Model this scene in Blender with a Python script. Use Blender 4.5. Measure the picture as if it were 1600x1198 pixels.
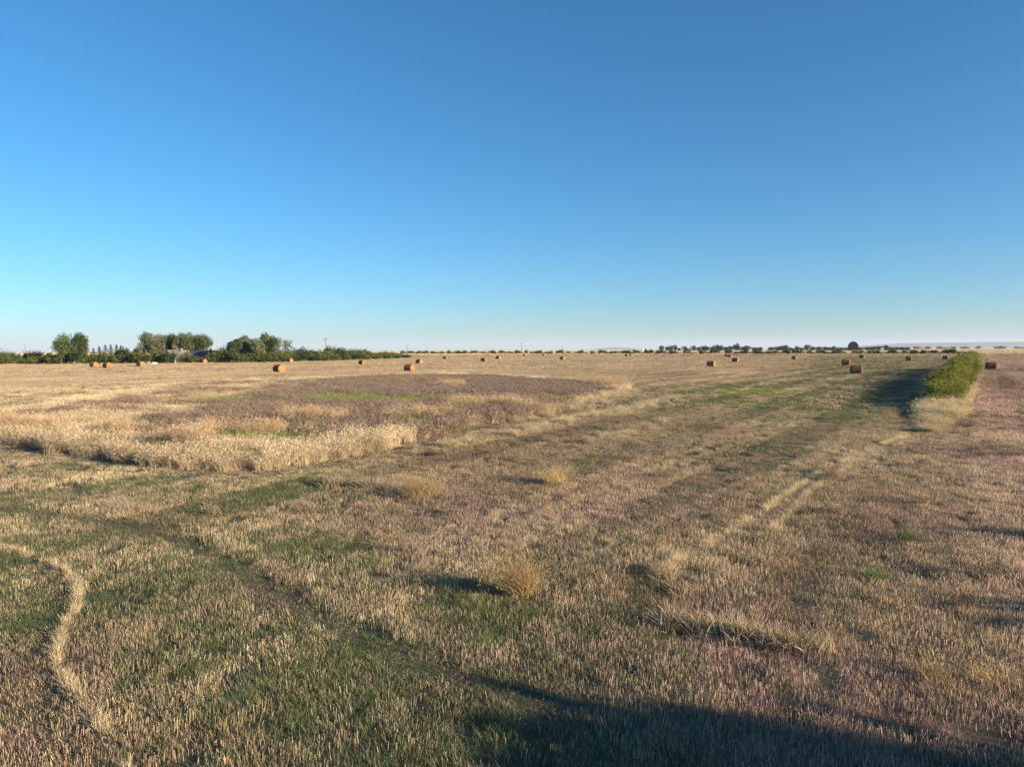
import bpy, math, random
import numpy as np
from mathutils import Matrix, Vector

S = bpy.context.scene
for o in list(bpy.data.objects):
    bpy.data.objects.remove(o)

# ------------------------------------------------------------------ camera
F, CX, CY = 1111.0, 800.0, 599.0           # photograph: 1600 x 1198 pixels
CAMH = 4.5
TH = math.atan((CY - 546.5) / F)           # pitch down
RHO = 0.0043                               # slight roll of the drone
fwd = Vector((0, math.cos(TH), -math.sin(TH)))
up0 = Vector((0, math.sin(TH), math.cos(TH)))
rt0 = Vector((1, 0, 0))
rt = rt0 * math.cos(RHO) - up0 * math.sin(RHO)
up = up0 * math.cos(RHO) + rt0 * math.sin(RHO)
cam_d = bpy.data.cameras.new('camera')
cam = bpy.data.objects.new('camera', cam_d)
S.collection.objects.link(cam)
m = Matrix.Identity(4)
for i in range(3):
    m[i][0], m[i][1], m[i][2] = rt[i], up[i], -fwd[i]
m[2][3] = CAMH
cam.matrix_world = m
cam_d.sensor_fit = 'HORIZONTAL'
cam_d.sensor_width = 36.0
cam_d.lens = 36.0 * F / 1600.0
cam_d.clip_start = 0.1
cam_d.clip_end = 60000.0
S.camera = cam

# ------------------------------------------------------------------ light
SUN_EL, SUN_AZ = math.radians(13.0), math.radians(118.0)   # azimuth clockwise from +Y (view direction)
world = bpy.data.worlds.new('World')
S.world = world
world.use_nodes = True
wn, wl = world.node_tree.nodes, world.node_tree.links
sky = wn.new('ShaderNodeTexSky')
sky.sky_type = 'NISHITA'
sky.sun_disc = False
sky.sun_elevation = SUN_EL
sky.sun_rotation = SUN_AZ
sky.altitude = 0.0
sky.air_density = 0.95
sky.dust_density = 0.2
sky.ozone_density = 6.0
wn['Background'].inputs['Strength'].default_value = 0.085
hsv_w = wn.new('ShaderNodeHueSaturation')
hsv_w.inputs['Saturation'].default_value = 1.06
hsv_w.inputs['Hue'].default_value = 0.490
wl.new(sky.outputs[0], hsv_w.inputs['Color'])
wl.new(hsv_w.outputs[0], wn['Background'].inputs['Color'])
sd = bpy.data.lights.new('sun', 'SUN')
sd.energy = 5.0
sd.angle = math.radians(0.5)
sd.color = (1.0, 0.83, 0.63)
sun = bpy.data.objects.new('sun', sd)
S.collection.objects.link(sun)
sun_dir = Vector((math.sin(SUN_AZ) * math.cos(SUN_EL), math.cos(SUN_AZ) * math.cos(SUN_EL), math.sin(SUN_EL)))
sun.rotation_euler = sun_dir.to_track_quat('Z', 'Y').to_euler()
S.view_settings.view_transform = 'Standard'
S.view_settings.look = 'None'
S.view_settings.exposure = 1.13
S.view_settings.gamma = 1.0
try:
    S.cycles.max_bounces = 5
    S.cycles.diffuse_bounces = 2
    S.cycles.transmission_bounces = 3
    S.cycles.volume_bounces = 1
    S.cycles.use_denoising = True
except Exception:
    pass

# ------------------------------------------------------------------ helpers
def ray(px, py):
    return fwd + rt * ((px - CX) / F) + up * ((CY - py) / F)

def P(px, py):
    """ground point seen at a pixel of the photograph (flat land)"""
    d = ray(px, py)
    if d.z > -1e-4:
        d.z = -1e-4
    k = -CAMH / d.z
    return (d.x * k, d.y * k)

def PA(px, py, Y):
    """point at forward distance Y seen at a pixel"""
    d = ray(px, py)
    k = Y / d.y
    return Vector((d.x * k, Y, CAMH + d.z * k))

def poly(pts):
    return np.array([P(*p) for p in pts])

def tag(o, label=None, cat=None, group=None, kind=None):
    if label: o['label'] = label
    if cat: o['category'] = cat
    if group: o['group'] = group
    if kind: o['kind'] = kind
    return o

def empty(name, loc, rz=0.0, label=None, cat=None, group=None):
    o = bpy.data.objects.new(name, None)
    S.collection.objects.link(o)
    o.location = loc
    o.rotation_euler = (0, 0, rz)
    o.empty_display_size = 0.3
    return tag(o, label, cat, group)

def link(name, me, parent=None):
    o = bpy.data.objects.new(name, me)
    S.collection.objects.link(o)
    if parent is not None:
        o.parent = parent
    return o

def copy_tree(o, loc=None, rz=None, sc=None):
    c = o.copy()
    S.collection.objects.link(c)
    for ch in list(o.children):
        d = ch.copy()
        S.collection.objects.link(d)
        d.parent = c
        for g in list(ch.children):
            e = g.copy()
            S.collection.objects.link(e)
            e.parent = d
    if loc is not None: c.location = loc
    if rz is not None: c.rotation_euler = (0, 0, rz)
    if sc is not None: c.scale = sc
    return c

class MB:
    """collects triangles and quads with a tone value per vertex"""
    def __init__(self):
        self.v, self.f, self.t, self.n = [], [], [], 0
    def add(self, v, f, t=0.5):
        v = np.asarray(v, float)
        self.v.append(v)
        self.t.append(np.full(len(v), t) if np.isscalar(t) else np.asarray(t, float))
        n = self.n
        self.f += [tuple(i + n for i in q) for q in f]
        self.n += len(v)
    def box(self, x0, x1, y0, y1, z0, z1, t=0.5):
        v = [(x, y, z) for x in (x0, x1) for y in (y0, y1) for z in (z0, z1)]
        self.add(v, [(0, 1, 3, 2), (4, 6, 7, 5), (0, 4, 5, 1), (2, 3, 7, 6), (0, 2, 6, 4), (1, 5, 7, 3)], t)
    def tube(self, pts, rad, seg=7, t=0.5, cap=True):
        pts = [Vector(p) for p in pts]
        vs, fs = [], []
        for i, p in enumerate(pts):
            d = (pts[min(i + 1, len(pts) - 1)] - pts[max(i - 1, 0)]).normalized()
            a = d.cross(Vector((0.31, 0.95, 0.05)))
            if a.length < 1e-3: a = d.cross(Vector((1, 0, 0)))
            a.normalize()
            b = d.cross(a)
            for k in range(seg):
                w = 2 * math.pi * k / seg
                q = p + (a * math.cos(w) + b * math.sin(w)) * rad[i]
                vs.append(tuple(q))
        for i in range(len(pts) - 1):
            for k in range(seg):
                k2 = (k + 1) % seg
                fs.append((i * seg + k, i * seg + k2, (i + 1) * seg + k2, (i + 1) * seg + k))
        if cap:
            fs.append(tuple(range(seg))[::-1])
            fs.append(tuple((len(pts) - 1) * seg + k for k in range(seg)))
        self.add(vs, fs, t)
    def mesh(self, name, mat, smooth=False):
        me = bpy.data.meshes.new(name)
        v = np.concatenate(self.v) if self.v else np.zeros((0, 3))
        me.from_pydata(v.tolist(), [], self.f)
        a = me.attributes.new('tone', 'FLOAT', 'POINT')
        if self.t:
            a.data.foreach_set('value', np.concatenate(self.t).astype(np.float32))
        me.materials.append(mat)
        if smooth:
            me.polygons.foreach_set('use_smooth', [True] * len(me.polygons))
        me.update()
        return me

def quads_mesh(name, v, tone, mat, k=4):
    """v: (n,k,3) separate k-gons"""
    n = len(v)
    me = bpy.data.meshes.new(name)
    me.vertices.add(n * k)
    me.vertices.foreach_set('co', v.reshape(-1).astype(np.float32))
    me.loops.add(n * k)
    me.loops.foreach_set('vertex_index', np.arange(n * k, dtype=np.int32))
    me.polygons.add(n)
    me.polygons.foreach_set('loop_start', np.arange(0, n * k, k, dtype=np.int32))
    a = me.attributes.new('tone', 'FLOAT', 'POINT')
    a.data.foreach_set('value', np.repeat(tone, k).astype(np.float32))
    me.materials.append(mat)
    me.update(calc_edges=True)
    return me

# numpy value noise ------------------------------------------------
def _h(ix, iy, s):
    h = (ix * 374761393 + iy * 668265263 + s * 974711) & 0xffffffff
    h = ((h ^ (h >> 13)) * 1274126177) & 0xffffffff
    h = (h ^ (h >> 16)) & 0xffffff
    return h / float(0xffffff)

def vnoise(x, y, s=0):
    ix, iy = np.floor(x).astype(np.int64), np.floor(y).astype(np.int64)
    fx, fy = x - ix, y - iy
    fx, fy = fx * fx * (3 - 2 * fx), fy * fy * (3 - 2 * fy)
    a, b = _h(ix, iy, s), _h(ix + 1, iy, s)
    c, d = _h(ix, iy + 1, s), _h(ix + 1, iy + 1, s)
    return (a * (1 - fx) + b * fx) * (1 - fy) + (c * (1 - fx) + d * fx) * fy

def fbm(x, y, s=0, o=4):
    r, a, tot = 0.0, 1.0, 0.0
    for i in range(o):
        r = r + a * vnoise(x, y, s + i * 17)
        tot += a
        x, y, a = x * 2.03 + 5.1, y * 2.03 + 1.7, a * 0.55
    return r / tot

def sstep(a, b, x):
    t = np.clip((x - a) / (b - a), 0, 1)
    return t * t * (3 - 2 * t)

def sdf(pl, x, y):
    """signed distance, positive inside"""
    d2 = np.full(x.shape, 1e18)
    ins = np.zeros(x.shape, bool)
    n = len(pl)
    for i in range(n):
        ax, ay = pl[i]
        bx, by = pl[(i + 1) % n]
        ex, ey = bx - ax, by - ay
        t = np.clip(((x - ax) * ex + (y - ay) * ey) / (ex * ex + ey * ey + 1e-12), 0, 1)
        d2 = np.minimum(d2, (x - ax - t * ex) ** 2 + (y - ay - t * ey) ** 2)
        c = ((ay > y) != (by > y))
        with np.errstate(divide='ignore', invalid='ignore'):
            xi = ax + (y - ay) * ex / (ey if ey != 0 else 1e-12)
        ins ^= c & (x < xi)
    d = np.sqrt(d2)
    return np.where(ins, d, -d)

def pline(pl, x, y):
    d2 = np.full(x.shape, 1e18)
    side = np.zeros(x.shape)
    for i in range(len(pl) - 1):
        ax, ay = pl[i]
        bx, by = pl[i + 1]
        ex, ey = bx - ax, by - ay
        L = math.hypot(ex, ey) + 1e-9
        t = np.clip(((x - ax) * ex + (y - ay) * ey) / (L * L), 0, 1)
        q = (x - ax - t * ex) ** 2 + (y - ay - t * ey) ** 2
        s = ((x - ax) * ey - (y - ay) * ex) / L
        side = np.where(q < d2, s, side)
        d2 = np.minimum(d2, q)
    return np.sqrt(d2), side

# ------------------------------------------------------------------ the lie of the field
HP = np.array(P(1458, 655))                 # near end of the hedge line
HV = np.array([math.sin(math.radians(32.6)), math.cos(math.radians(32.6))])

A_ = {}
A_['marsh'] = poly([(0, 652), (60, 640), (130, 628), (260, 606), (400, 599), (560, 591), (760, 588), (900, 597), (985, 606),
                    (960, 618), (890, 634), (820, 654), (730, 668), (650, 690), (545, 714), (440, 737), (380, 741), (300, 735),
                    (210, 727), (120, 715), (40, 700), (-40, 694), (-260, 690), (-300, 660)])
A_['mauve'] = poly([(320, 655), (380, 632), (450, 612), (560, 594), (740, 591), (860, 600), (930, 612), (880, 630), (820, 657),
                    (700, 680), (560, 690), (430, 690), (300, 672)])
A_['brown'] = poly([(600, 705), (700, 678), (830, 664), (960, 650), (1090, 640), (1060, 665), (960, 715), (860, 762), (740, 745), (640, 735)])
A_['pinkright'] = poly([(1440, 690), (1530, 556), (1800, 560), (2400, 800), (2400, 1600), (1040, 1600), (1080, 1150), (1000, 1000), (1280, 840)])
A_['pinkmid'] = poly([(540, 790), (700, 760), (900, 760), (1100, 720), (1250, 740), (1180, 830), (1060, 940), (900, 900), (720, 850), (560, 840)])
A_['gold'] = poly([(1040, 900), (1120, 800), (1290, 668), (1440, 662), (1330, 750), (1210, 840)])
A_['g_mid'] = poly([(960, 612), (1100, 600), (1280, 594), (1440, 598), (1450, 654), (1300, 658), (1150, 652), (1020, 640)])
A_['g_bright'] = poly([(1110, 612), (1180, 606), (1255, 611), (1200, 618), (1130, 618)])
A_['g_dark'] = poly([(1030, 706), (1090, 692), (1210, 689), (1200, 704), (1130, 722), (1050, 722)])
A_['g_front'] = poly([(-200, 745), (300, 748), (480, 745), (620, 770), (560, 820), (640, 880), (760, 935), (900, 945), (1010, 955),
                      (990, 1060), (1030, 1198), (1030, 1500), (300, 1500), (240, 1150), (110, 1000), (-200, 930)])
A_['g_front2'] = poly([(520, 930), (700, 960), (940, 950), (1000, 1080), (1030, 1450), (480, 1450), (430, 1100)])
A_['g_front3'] = poly([(60, 770), (560, 745), (520, 800), (300, 800)])
A_['g_front4'] = poly([(-60, 880), (110, 890), (100, 960), (60, 1010), (-60, 1000)])
A_['g_hedge'] = poly([(1270, 557), (1475, 552), (1450, 585), (1340, 590), (1180, 600), (1250, 575)])
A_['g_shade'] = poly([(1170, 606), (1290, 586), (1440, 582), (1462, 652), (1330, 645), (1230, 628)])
A_['dk1'] = poly([(955, 905), (1040, 888), (1055, 950), (975, 965)])
A_['dk2'] = poly([(1190, 915), (1265, 838), (1300, 848), (1262, 930), (1215, 940)])
A_['g_right'] = poly([(1545, 578), (1640, 570), (1680, 602), (1545, 604)])
A_['brown_corner'] = poly([(-100, 1040), (60, 1040), (220, 1200), (260, 1500), (-300, 1500)])

L_swath = [P(*p) for p in [(-60, 850), (0, 856), (60, 870), (105, 890), (122, 920), (118, 955), (95, 985), (88, 1030), (108, 1075), (140, 1110), (165, 1145), (200, 1198), (230, 1300)]]
L_cut = [P(*p) for p in [(90, 800), (230, 812), (330, 845), (400, 880), (480, 930), (560, 968), (640, 1010), (740, 1040)]]
L_tr1 = [P(*p) for p in [(1420, 680), (1275, 740), (1190, 800), (1100, 856), (1020, 905)]]
L_tr2 = [P(*p) for p in [(1425, 690), (1350, 715), (1270, 765), (1200, 832)]]
L_tr3 = [P(*p) for p in [(620, 905), (720, 860), (870, 792), (1000, 738), (1220, 676)]]
L_tr4 = [P(*p) for p in [(700, 905), (830, 845), (960, 785), (1080, 735)]]
L_tr5 = [P(*p) for p in [(1330, 690), (1230, 728), (1120, 772), (900, 880)]]
L_tr6 = [P(*p) for p in [(1240, 664), (1000, 722), (760, 805)]]
L_str1 = [P(*p) for p in [(700, 700), (780, 687), (860, 668), (960, 645), (1062, 621)]]
L_str2 = [P(*p) for p in [(912, 696), (980, 679), (1048, 659)]]
L_str3 = [P(*p) for p in [(780, 660), (870, 640), (985, 612)]]
L_ridge = [P(*p) for p in [(1045, 985), (1120, 990), (1200, 1000), (1300, 1022)]]
L_ridge2 = [P(*p) for p in [(520, 762), (570, 766), (620, 772)]]
L_ridge3 = [P(*p) for p in [(50, 800), (120, 792), (200, 800), (250, 812)]]

C = dict(
    tan=np.array((.44, .335, .215)), gold=np.array((.52, .40, .24)), pink=np.array((.48, .325, .26)), brown=np.array((.27, .19, .12)),
    pale=np.array((.68, .54, .33)), soil=np.array((.105, .08, .06)), litter=np.array((.36, .265, .155)),
    green=np.array((.15, .178, .085)), dgreen=np.array((.08, .112, .058)), bgreen=np.array((.19, .28, .06)), ygreen=np.array((.30, .285, .11)),
    mauve=np.array((.28, .205, .155)), reed=np.array((.50, .35, .20)))

def lerp(a, b, t):
    t = np.asarray(t)[:, None]
    return a * (1 - t) + b * t

def hz(x, y):
    """small unevenness of the ground"""
    r = np.hypot(x, y)
    return 0.24 * (fbm(x / 9, y / 9, 3, 3) - 0.5) + 0.13 * (fbm(x / 1.6, y / 1.6, 5, 3) - 0.5) * np.exp(-r / 80)

def fields(x, y):
    n1 = fbm(x / 3.2, y / 3.2, 11, 4)
    n2 = fbm(x / 14., y / 14., 23, 4)
    n3 = fbm(x / 0.9, y / 0.9, 37, 3)
    # along-row pattern parallel to the hedge
    u = x * HV[1] - y * HV[0]
    w = x * HV[0] + y * HV[1]
    row = fbm(u / 2.2, w / 22., 41, 3)
    r = np.hypot(x, y)
    wob = (n1 - .5) * 3 + (n3 - .5) * 0.8
    def mask(k, soft, warp=1.0):
        return sstep(-soft, soft, sdf(A_[k], x, y) + wob * warp)
    R = {}
    marsh = mask('marsh', .35, .6)
    mauve = mask('mauve', 2.5, 2.5)
    st = C['tan'] * np.ones((len(x), 1))
    far = sstep(70, 130, r)
    band = np.tanh(3.0 * np.sin(2 * np.pi * (u + .9 * (fbm(u / 5., w / 30., 61, 2) - .5)) / 5.6)) * (1 - sstep(120, 260, r)) * sstep(6, 14, y)
    thinl = sstep(.86, .98, np.cos(2 * np.pi * (u + .5 * (fbm(u / 3., w / 25., 62, 2) - .5)) / 2.8)) * (1 - sstep(60, 110, r))
    st = st * (1 - .10 * sstep(90, 200, r))[:, None]
    st = lerp(st, C['gold'] * 1.3, sstep(560, 680, r + .10 * (x + 150)))
    st = lerp(st, C['pink'], mask('pinkright', 2) * .9 * (1 - sstep(250, 400, r)))
    st = lerp(st, C['pink'], mask('pinkmid', 3, 1.5) * .75)
    st = lerp(st, C['gold'] * .85, mask('gold', 2, 1) * .6)
    brown = mask('brown', 4, 2.0)
    bc = mask('brown_corner', 1.5)
    st = lerp(st, C['brown'] * 1.15, brown * .7)
    st = lerp(st, C['brown'] * 1.3, bc * .6)
    st = lerp(st, C['brown'] * 1.3, sstep(.52, .66, fbm(x / 6., y / 6., 207, 4)) * .55 * (1 - .6 * far))
    st = lerp(st, C['gold'] * 1.05, sstep(.54, .66, fbm(x / 7., y / 7., 208, 4)) * .6 * (1 - .6 * far))
    st = lerp(st, C['gold'], np.clip(thinl * .45 * (1 - .8 * mask('pinkright', 2)), 0, 1))
    st = st * (1 + .11 * band)[:, None]
    st = st * (0.72 + 0.50 * n2 + 0.45 * (row - .5) + .35 * (n1 - .5))[:, None]
    g = 0.34 * sstep(.30, .60, .5 * n2 + .5 * n1) * (1 - .75 * mask('pinkright', 2))
    g = g * (1 - far) + far * .05 * sstep(.55, .7, n2)
    def mx(k, soft, s, warp=1.0):
        return mask(k, soft, warp) * s
    patch = sstep(.36, .62, .6 * n1 + .4 * n2)
    g = np.maximum(g, mx('g_mid', 6, 1.1, 3) * (.35 + .65 * patch))
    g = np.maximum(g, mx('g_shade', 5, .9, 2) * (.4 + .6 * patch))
    g = np.maximum(g, mx('g_dark', 1.5, .95))
    g = np.maximum(g, mx('g_bright', 2, .95))
    g = np.maximum(g, mx('g_front', 1.5, .80) * (.55 + .6 * sstep(.35, .62, n1)))
    g = np.maximum(g, mx('g_front2', 1.2, .90) * (.55 + .45 * sstep(.3, .5, n1)))
    g = np.maximum(g, mx('g_front3', 2, .8))
    g = np.maximum(g, mx('g_front4', .5, .7))
    g = np.maximum(g, mx('g_hedge', 8, .8, 2))
    g = np.maximum(g, mx('g_right', 6, .8, 3) * sstep(.4, .55, n1))
    g = g * (1 - .8 * bc)
    thinl = thinl * (1 - .8 * mask('pinkright', 2))
    g = g * (1 - .22 * band) * (1 - .6 * thinl)
    h = np.ones(len(x)) * (1 + .12 * band)
    dens = np.ones(len(x))
    # wheel tracks: flattened straw, pale
    trk = np.zeros(len(x))
    for pl, wd, am in ((L_tr1, .17, .95), (L_tr2, .14, .85), (L_tr3, .18, .75), (L_tr4, .15, .6), (L_tr5, .13, .6), (L_tr6, .22, .6)):
        d, s = pline(pl, x, y)
        k = np.exp(-(d / wd) ** 2) * am
        trk = np.maximum(trk, k)
    d, s = pline(L_cut, x, y)
    low = np.exp(-((s - .40) / .40) ** 2) * (d < 2)            # beaten track beside the cut edge
    hi = np.exp(-((s + .25) / .3) ** 2) * (d < 1) * sstep(.3, .6, n1 + .15)
    h = h * (1 - .85 * low) * (1 + .5 * hi)
    st = st * (1 - .45 * low)[:, None]
    dk = np.maximum(mask('dk1', .4, .35), mask('dk2', .5, .35))
    st = lerp(st, C['brown'] * .8, dk * .75)
    h = h * (1 - .3 * dk)
    g = g * (1 - .6 * hi)
    st = lerp(st, C['pale'], hi * .22)
    dsw, ssw = pline(L_swath, x, y)
    sw = np.exp(-(dsw / .07) ** 2)
    lo2 = np.exp(-((ssw - .45) / .35) ** 2) * (dsw < 1.2)
    h = h * (1 - .5 * lo2)
    h = h * (1 - .75 * trk)
    h = h * (1 - .55 * sstep(4, 0, -sdf(A_['marsh'], x, y)) * (1 - marsh))
    st = lerp(st, C['pale'], np.clip(trk * .8, 0, 1))
    g = g * (1 - .9 * trk) * (1 - sw)
    R.update(marsh=marsh, mauve=mauve * marsh, st=st, g=np.clip(g, 0, 1), h=h, trk=trk, sw=sw, brown=brown, n1=n1, n2=n2, n3=n3, row=row, r=r)
    # the sheet below: straw litter over soil, greener where grass grows
    gc = lerp(C['soil'] * np.ones((len(x), 1)), C['litter'], np.clip(.15 + .9 * (n3 - .3) + .5 * (n1 - .5), 0, 1))
    gc = lerp(gc, st * .8, sstep(30, 140, r)) * (1 + .8 * sstep(2000, 2600, r))[:, None]
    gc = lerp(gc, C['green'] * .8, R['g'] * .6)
    gc = lerp(gc, C['pale'] * .8, np.clip(trk + sw * .6, 0, 1))
    gc = lerp(gc, C['brown'] * .7, marsh * .8)
    R['gc'] = gc
    return R

# ------------------------------------------------------------------ materials
def new_mat(name):
    m = bpy.data.materials.new(name)
    m.use_nodes = True
    nt = m.node_tree
    nt.nodes.clear()
    out = nt.nodes.new('ShaderNodeOutputMaterial')
    return m, nt, out

def blade_mat(name, instancer=True, col=None, trans=.22, lo=.62, hi=1.38):
    m, nt, out = new_mat(name)
    N, Lk = nt.nodes, nt.links
    t = N.new('ShaderNodeAttribute'); t.attribute_name = 'tone'
    mr = N.new('ShaderNodeMapRange')
    mr.inputs['To Min'].default_value, mr.inputs['To Max'].default_value = lo, hi
    Lk.new(t.outputs['Fac'], mr.inputs['Value'])
    mul = N.new('ShaderNodeVectorMath'); mul.operation = 'SCALE'
    if instancer:
        a = N.new('ShaderNodeAttribute'); a.attribute_type = 'INSTANCER'; a.attribute_name = 'col'
        Lk.new(a.outputs['Color'], mul.inputs[0])
    else:
        oi = N.new('ShaderNodeObjectInfo')
        hsv = N.new('ShaderNodeHueSaturation'); hsv.inputs['Color'].default_value = (*col, 1)
        r1 = N.new('ShaderNodeMapRange'); r1.inputs['To Min'].default_value = .493; r1.inputs['To Max'].default_value = .507
        r2 = N.new('ShaderNodeMapRange'); r2.inputs['To Min'].default_value = .8; r2.inputs['To Max'].default_value = 1.2
        Lk.new(oi.outputs['Random'], r1.inputs['Value']); Lk.new(oi.outputs['Random'], r2.inputs['Value'])
        Lk.new(r1.outputs[0], hsv.inputs['Hue']); Lk.new(r2.outputs[0], hsv.inputs['Value'])
        Lk.new(hsv.outputs[0], mul.inputs[0])
    Lk.new(mr.outputs[0], mul.inputs['Scale'])
    d = N.new('ShaderNodeBsdfDiffuse'); tr = N.new('ShaderNodeBsdfTranslucent'); mix = N.new('ShaderNodeMixShader')
    mix.inputs['Fac'].default_value = trans
    Lk.new(mul.outputs[0], d.inputs['Color']); Lk.new(mul.outputs[0], tr.inputs['Color'])
    Lk.new(d.outputs[0], mix.inputs[1]); Lk.new(tr.outputs[0], mix.inputs[2])
    Lk.new(mix.outputs[0], out.inputs['Surface'])
    return m

def rough_mat(name, c1, c2, scale=4.0, rough=.85, bump=.3, coords='Object', stretch=(1, 1, 1), detail=6):
    m, nt, out = new_mat(name)
    N, Lk = nt.nodes, nt.links
    tc = N.new('ShaderNodeTexCoord'); mp = N.new('ShaderNodeMapping'); mp.inputs['Scale'].default_value = stretch
    Lk.new(tc.outputs[coords], mp.inputs['Vector'])
    nz = N.new('ShaderNodeTexNoise'); nz.inputs['Scale'].default_value = scale; nz.inputs['Detail'].default_value = detail
    Lk.new(mp.outputs[0], nz.inputs['Vector'])
    rp = N.new('ShaderNodeValToRGB')
    rp.color_ramp.elements[0].position, rp.color_ramp.elements[1].position = .3, .7
    rp.color_ramp.elements[0].color, rp.color_ramp.elements[1].color = (*c1, 1), (*c2, 1)
    Lk.new(nz.outputs['Fac'], rp.inputs['Fac'])
    b = N.new('ShaderNodeBsdfPrincipled'); b.inputs['Roughness'].default_value = rough
    b.inputs['Specular IOR Level'].default_value = .25
    Lk.new(rp.outputs[0], b.inputs['Base Color'])
    bp = N.new('ShaderNodeBump'); bp.inputs['Strength'].default_value = bump; bp.inputs['Distance'].default_value = .03
    Lk.new(nz.outputs['Fac'], bp.inputs['Height']); Lk.new(bp.outputs[0], b.inputs['Normal'])
    Lk.new(b.outputs[0], out.inputs['Surface'])
    return m

M_blade = blade_mat('grass_blades')
M_bark = rough_mat('bark', (.13, .11, .09), (.30, .27, .23), 6, stretch=(3, 3, .6))
M_birch = rough_mat('pale_bark', (.28, .26, .23), (.55, .53, .48), 5, stretch=(2, 2, 1))
M_twig = rough_mat('twig_bark', (.16, .13, .11), (.28, .24, .2), 8)
M_leaf = blade_mat('tree_leaves', False, (.11, .14, .052), .3)
M_leaf_grey = blade_mat('silver_tree_leaves', False, (.155, .17, .095), .3)
M_leaf_dark = blade_mat('dark_leaves', False, (.068, .09, .042), .25)
M_leaf_bush = blade_mat('bush_leaves', False, (.13, .15, .052), .3)
M_leaf_hedge = blade_mat('hedge_leaves', False, (.21, .215, .05), .3)
M_leaf_brown = blade_mat('drying_leaves', False, (.27, .22, .10), .3)
M_leaf_spruce = blade_mat('spruce_needles', False, (.07, .09, .05), .15)
M_leaf_far = blade_mat('far_tree_leaves', False, (.055, .066, .045), .2)
M_dry = blade_mat('dry_grass_tuft', False, (.50, .365, .17), .3)
M_weedgreen = blade_mat('weed_leaves', False, (.10, .17, .05), .3)

# ground
m, nt, out = new_mat('field_ground')
N, Lk = nt.nodes, nt.links
a = N.new('ShaderNodeAttribute'); a.attribute_name = 'gcol'
geo = N.new('ShaderNodeNewGeometry')
nz = N.new('ShaderNodeTexNoise'); nz.inputs['Scale'].default_value = 9; nz.inputs['Detail'].default_value = 8; nz.inputs['Roughness'].default_value = .7
Lk.new(geo.outputs['Position'], nz.inputs['Vector'])
nz2 = N.new('ShaderNodeTexNoise'); nz2.inputs['Scale'].default_value = .02; nz2.inputs['Detail'].default_value = 6
Lk.new(geo.outputs['Position'], nz2.inputs['Vector'])
mr = N.new('ShaderNodeMapRange'); mr.inputs['From Min'].default_value = .3; mr.inputs['From Max'].default_value = .7
mr.inputs['To Min'].default_value = .6; mr.inputs['To Max'].default_value = 1.4
Lk.new(nz.outputs['Fac'], mr.inputs['Value'])
mr2 = N.new('ShaderNodeMapRange'); mr2.inputs['From Min'].default_value = .35; mr2.inputs['From Max'].default_value = .65
mr2.inputs['To Min'].default_value = .85; mr2.inputs['To Max'].default_value = 1.15
Lk.new(nz2.outputs['Fac'], mr2.inputs['Value'])
mm = N.new('ShaderNodeMath'); mm.operation = 'MULTIPLY'
Lk.new(mr.outputs[0], mm.inputs[0]); Lk.new(mr2.outputs[0], mm.inputs[1])
sc = N.new('ShaderNodeVectorMath'); sc.operation = 'SCALE'
Lk.new(a.outputs['Color'], sc.inputs[0]); Lk.new(mm.outputs[0], sc.inputs['Scale'])
b = N.new('ShaderNodeBsdfPrincipled'); b.inputs['Roughness'].default_value = .95; b.inputs['Specular IOR Level'].default_value = .1
Lk.new(sc.outputs[0], b.inputs['Base Color'])
bp = N.new('ShaderNodeBump'); bp.inputs['Strength'].default_value = .9; bp.inputs['Distance'].default_value = .06
Lk.new(nz.outputs['Fac'], bp.inputs['Height']); Lk.new(bp.outputs[0], b.inputs['Normal'])
Lk.new(b.outputs[0], out.inputs['Surface'])
M_ground = m

# ------------------------------------------------------------------ ground sheet (polar grid, finer in front)
def build_ground():
    th = np.concatenate([np.radians(np.linspace(-52, 52, 760)), np.radians(np.linspace(52, 308, 66))[1:-1]])
    nt_ = len(th)
    rr = np.concatenate([[0.6], np.geomspace(1.5, 24000, 640)])
    T, R = np.meshgrid(th, rr)
    x, y = (R * np.sin(T)).ravel(), (R * np.cos(T)).ravel()
    f = fields(x, y)
    z = hz(x, y) * (np.hypot(x, y) < 3000)
    v = np.stack([x, y, z], 1)
    nr = len(rr)
    i = np.arange(nr - 1)[:, None] * nt_
    j = np.arange(nt_)[None, :]
    j2 = (j + 1) % nt_
    q = np.stack([i + j, i + nt_ + j, i + nt_ + j2, i + j2], -1).reshape(-1, 4)[:, ::-1]
    me = bpy.data.meshes.new('ground')
    me.vertices.add(len(v) + 1)
    me.vertices.foreach_set('co', np.concatenate([v, [[0, 0, 0]]]).reshape(-1).astype(np.float32))
    fan = np.stack([np.full(nt_, len(v)), np.arange(nt_), (np.arange(nt_) + 1) % nt_], 1)[:, ::-1]
    me.loops.add(q.size + fan.size)
    me.loops.foreach_set('vertex_index', np.concatenate([q.ravel(), fan.ravel()]).astype(np.int32))
    me.polygons.add(len(q) + len(fan))
    me.polygons.foreach_set('loop_start', np.concatenate([np.arange(len(q)) * 4, len(q) * 4 + np.arange(len(fan)) * 3]).astype(np.int32))
    a = me.attributes.new('gcol', 'FLOAT_COLOR', 'POINT')
    c = np.ones((len(v) + 1, 4), np.float32)
    c[:-1, :3] = f['gc']
    c[-1, :3] = C['soil']
    a.data.foreach_set('color', c.reshape(-1))
    me.polygons.foreach_set('use_smooth', np.ones(len(me.polygons), bool))
    me.update(calc_edges=True)
    # make sure faces point up
    if me.polygons[100].normal.z < 0:
        me.flip_normals()
    me.materials.append(M_ground)
    o = link('ground', me)
    tag(o, kind='structure')

build_ground()

# ------------------------------------------------------------------ grass clump prototypes
rng = np.random.default_rng(7)

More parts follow.
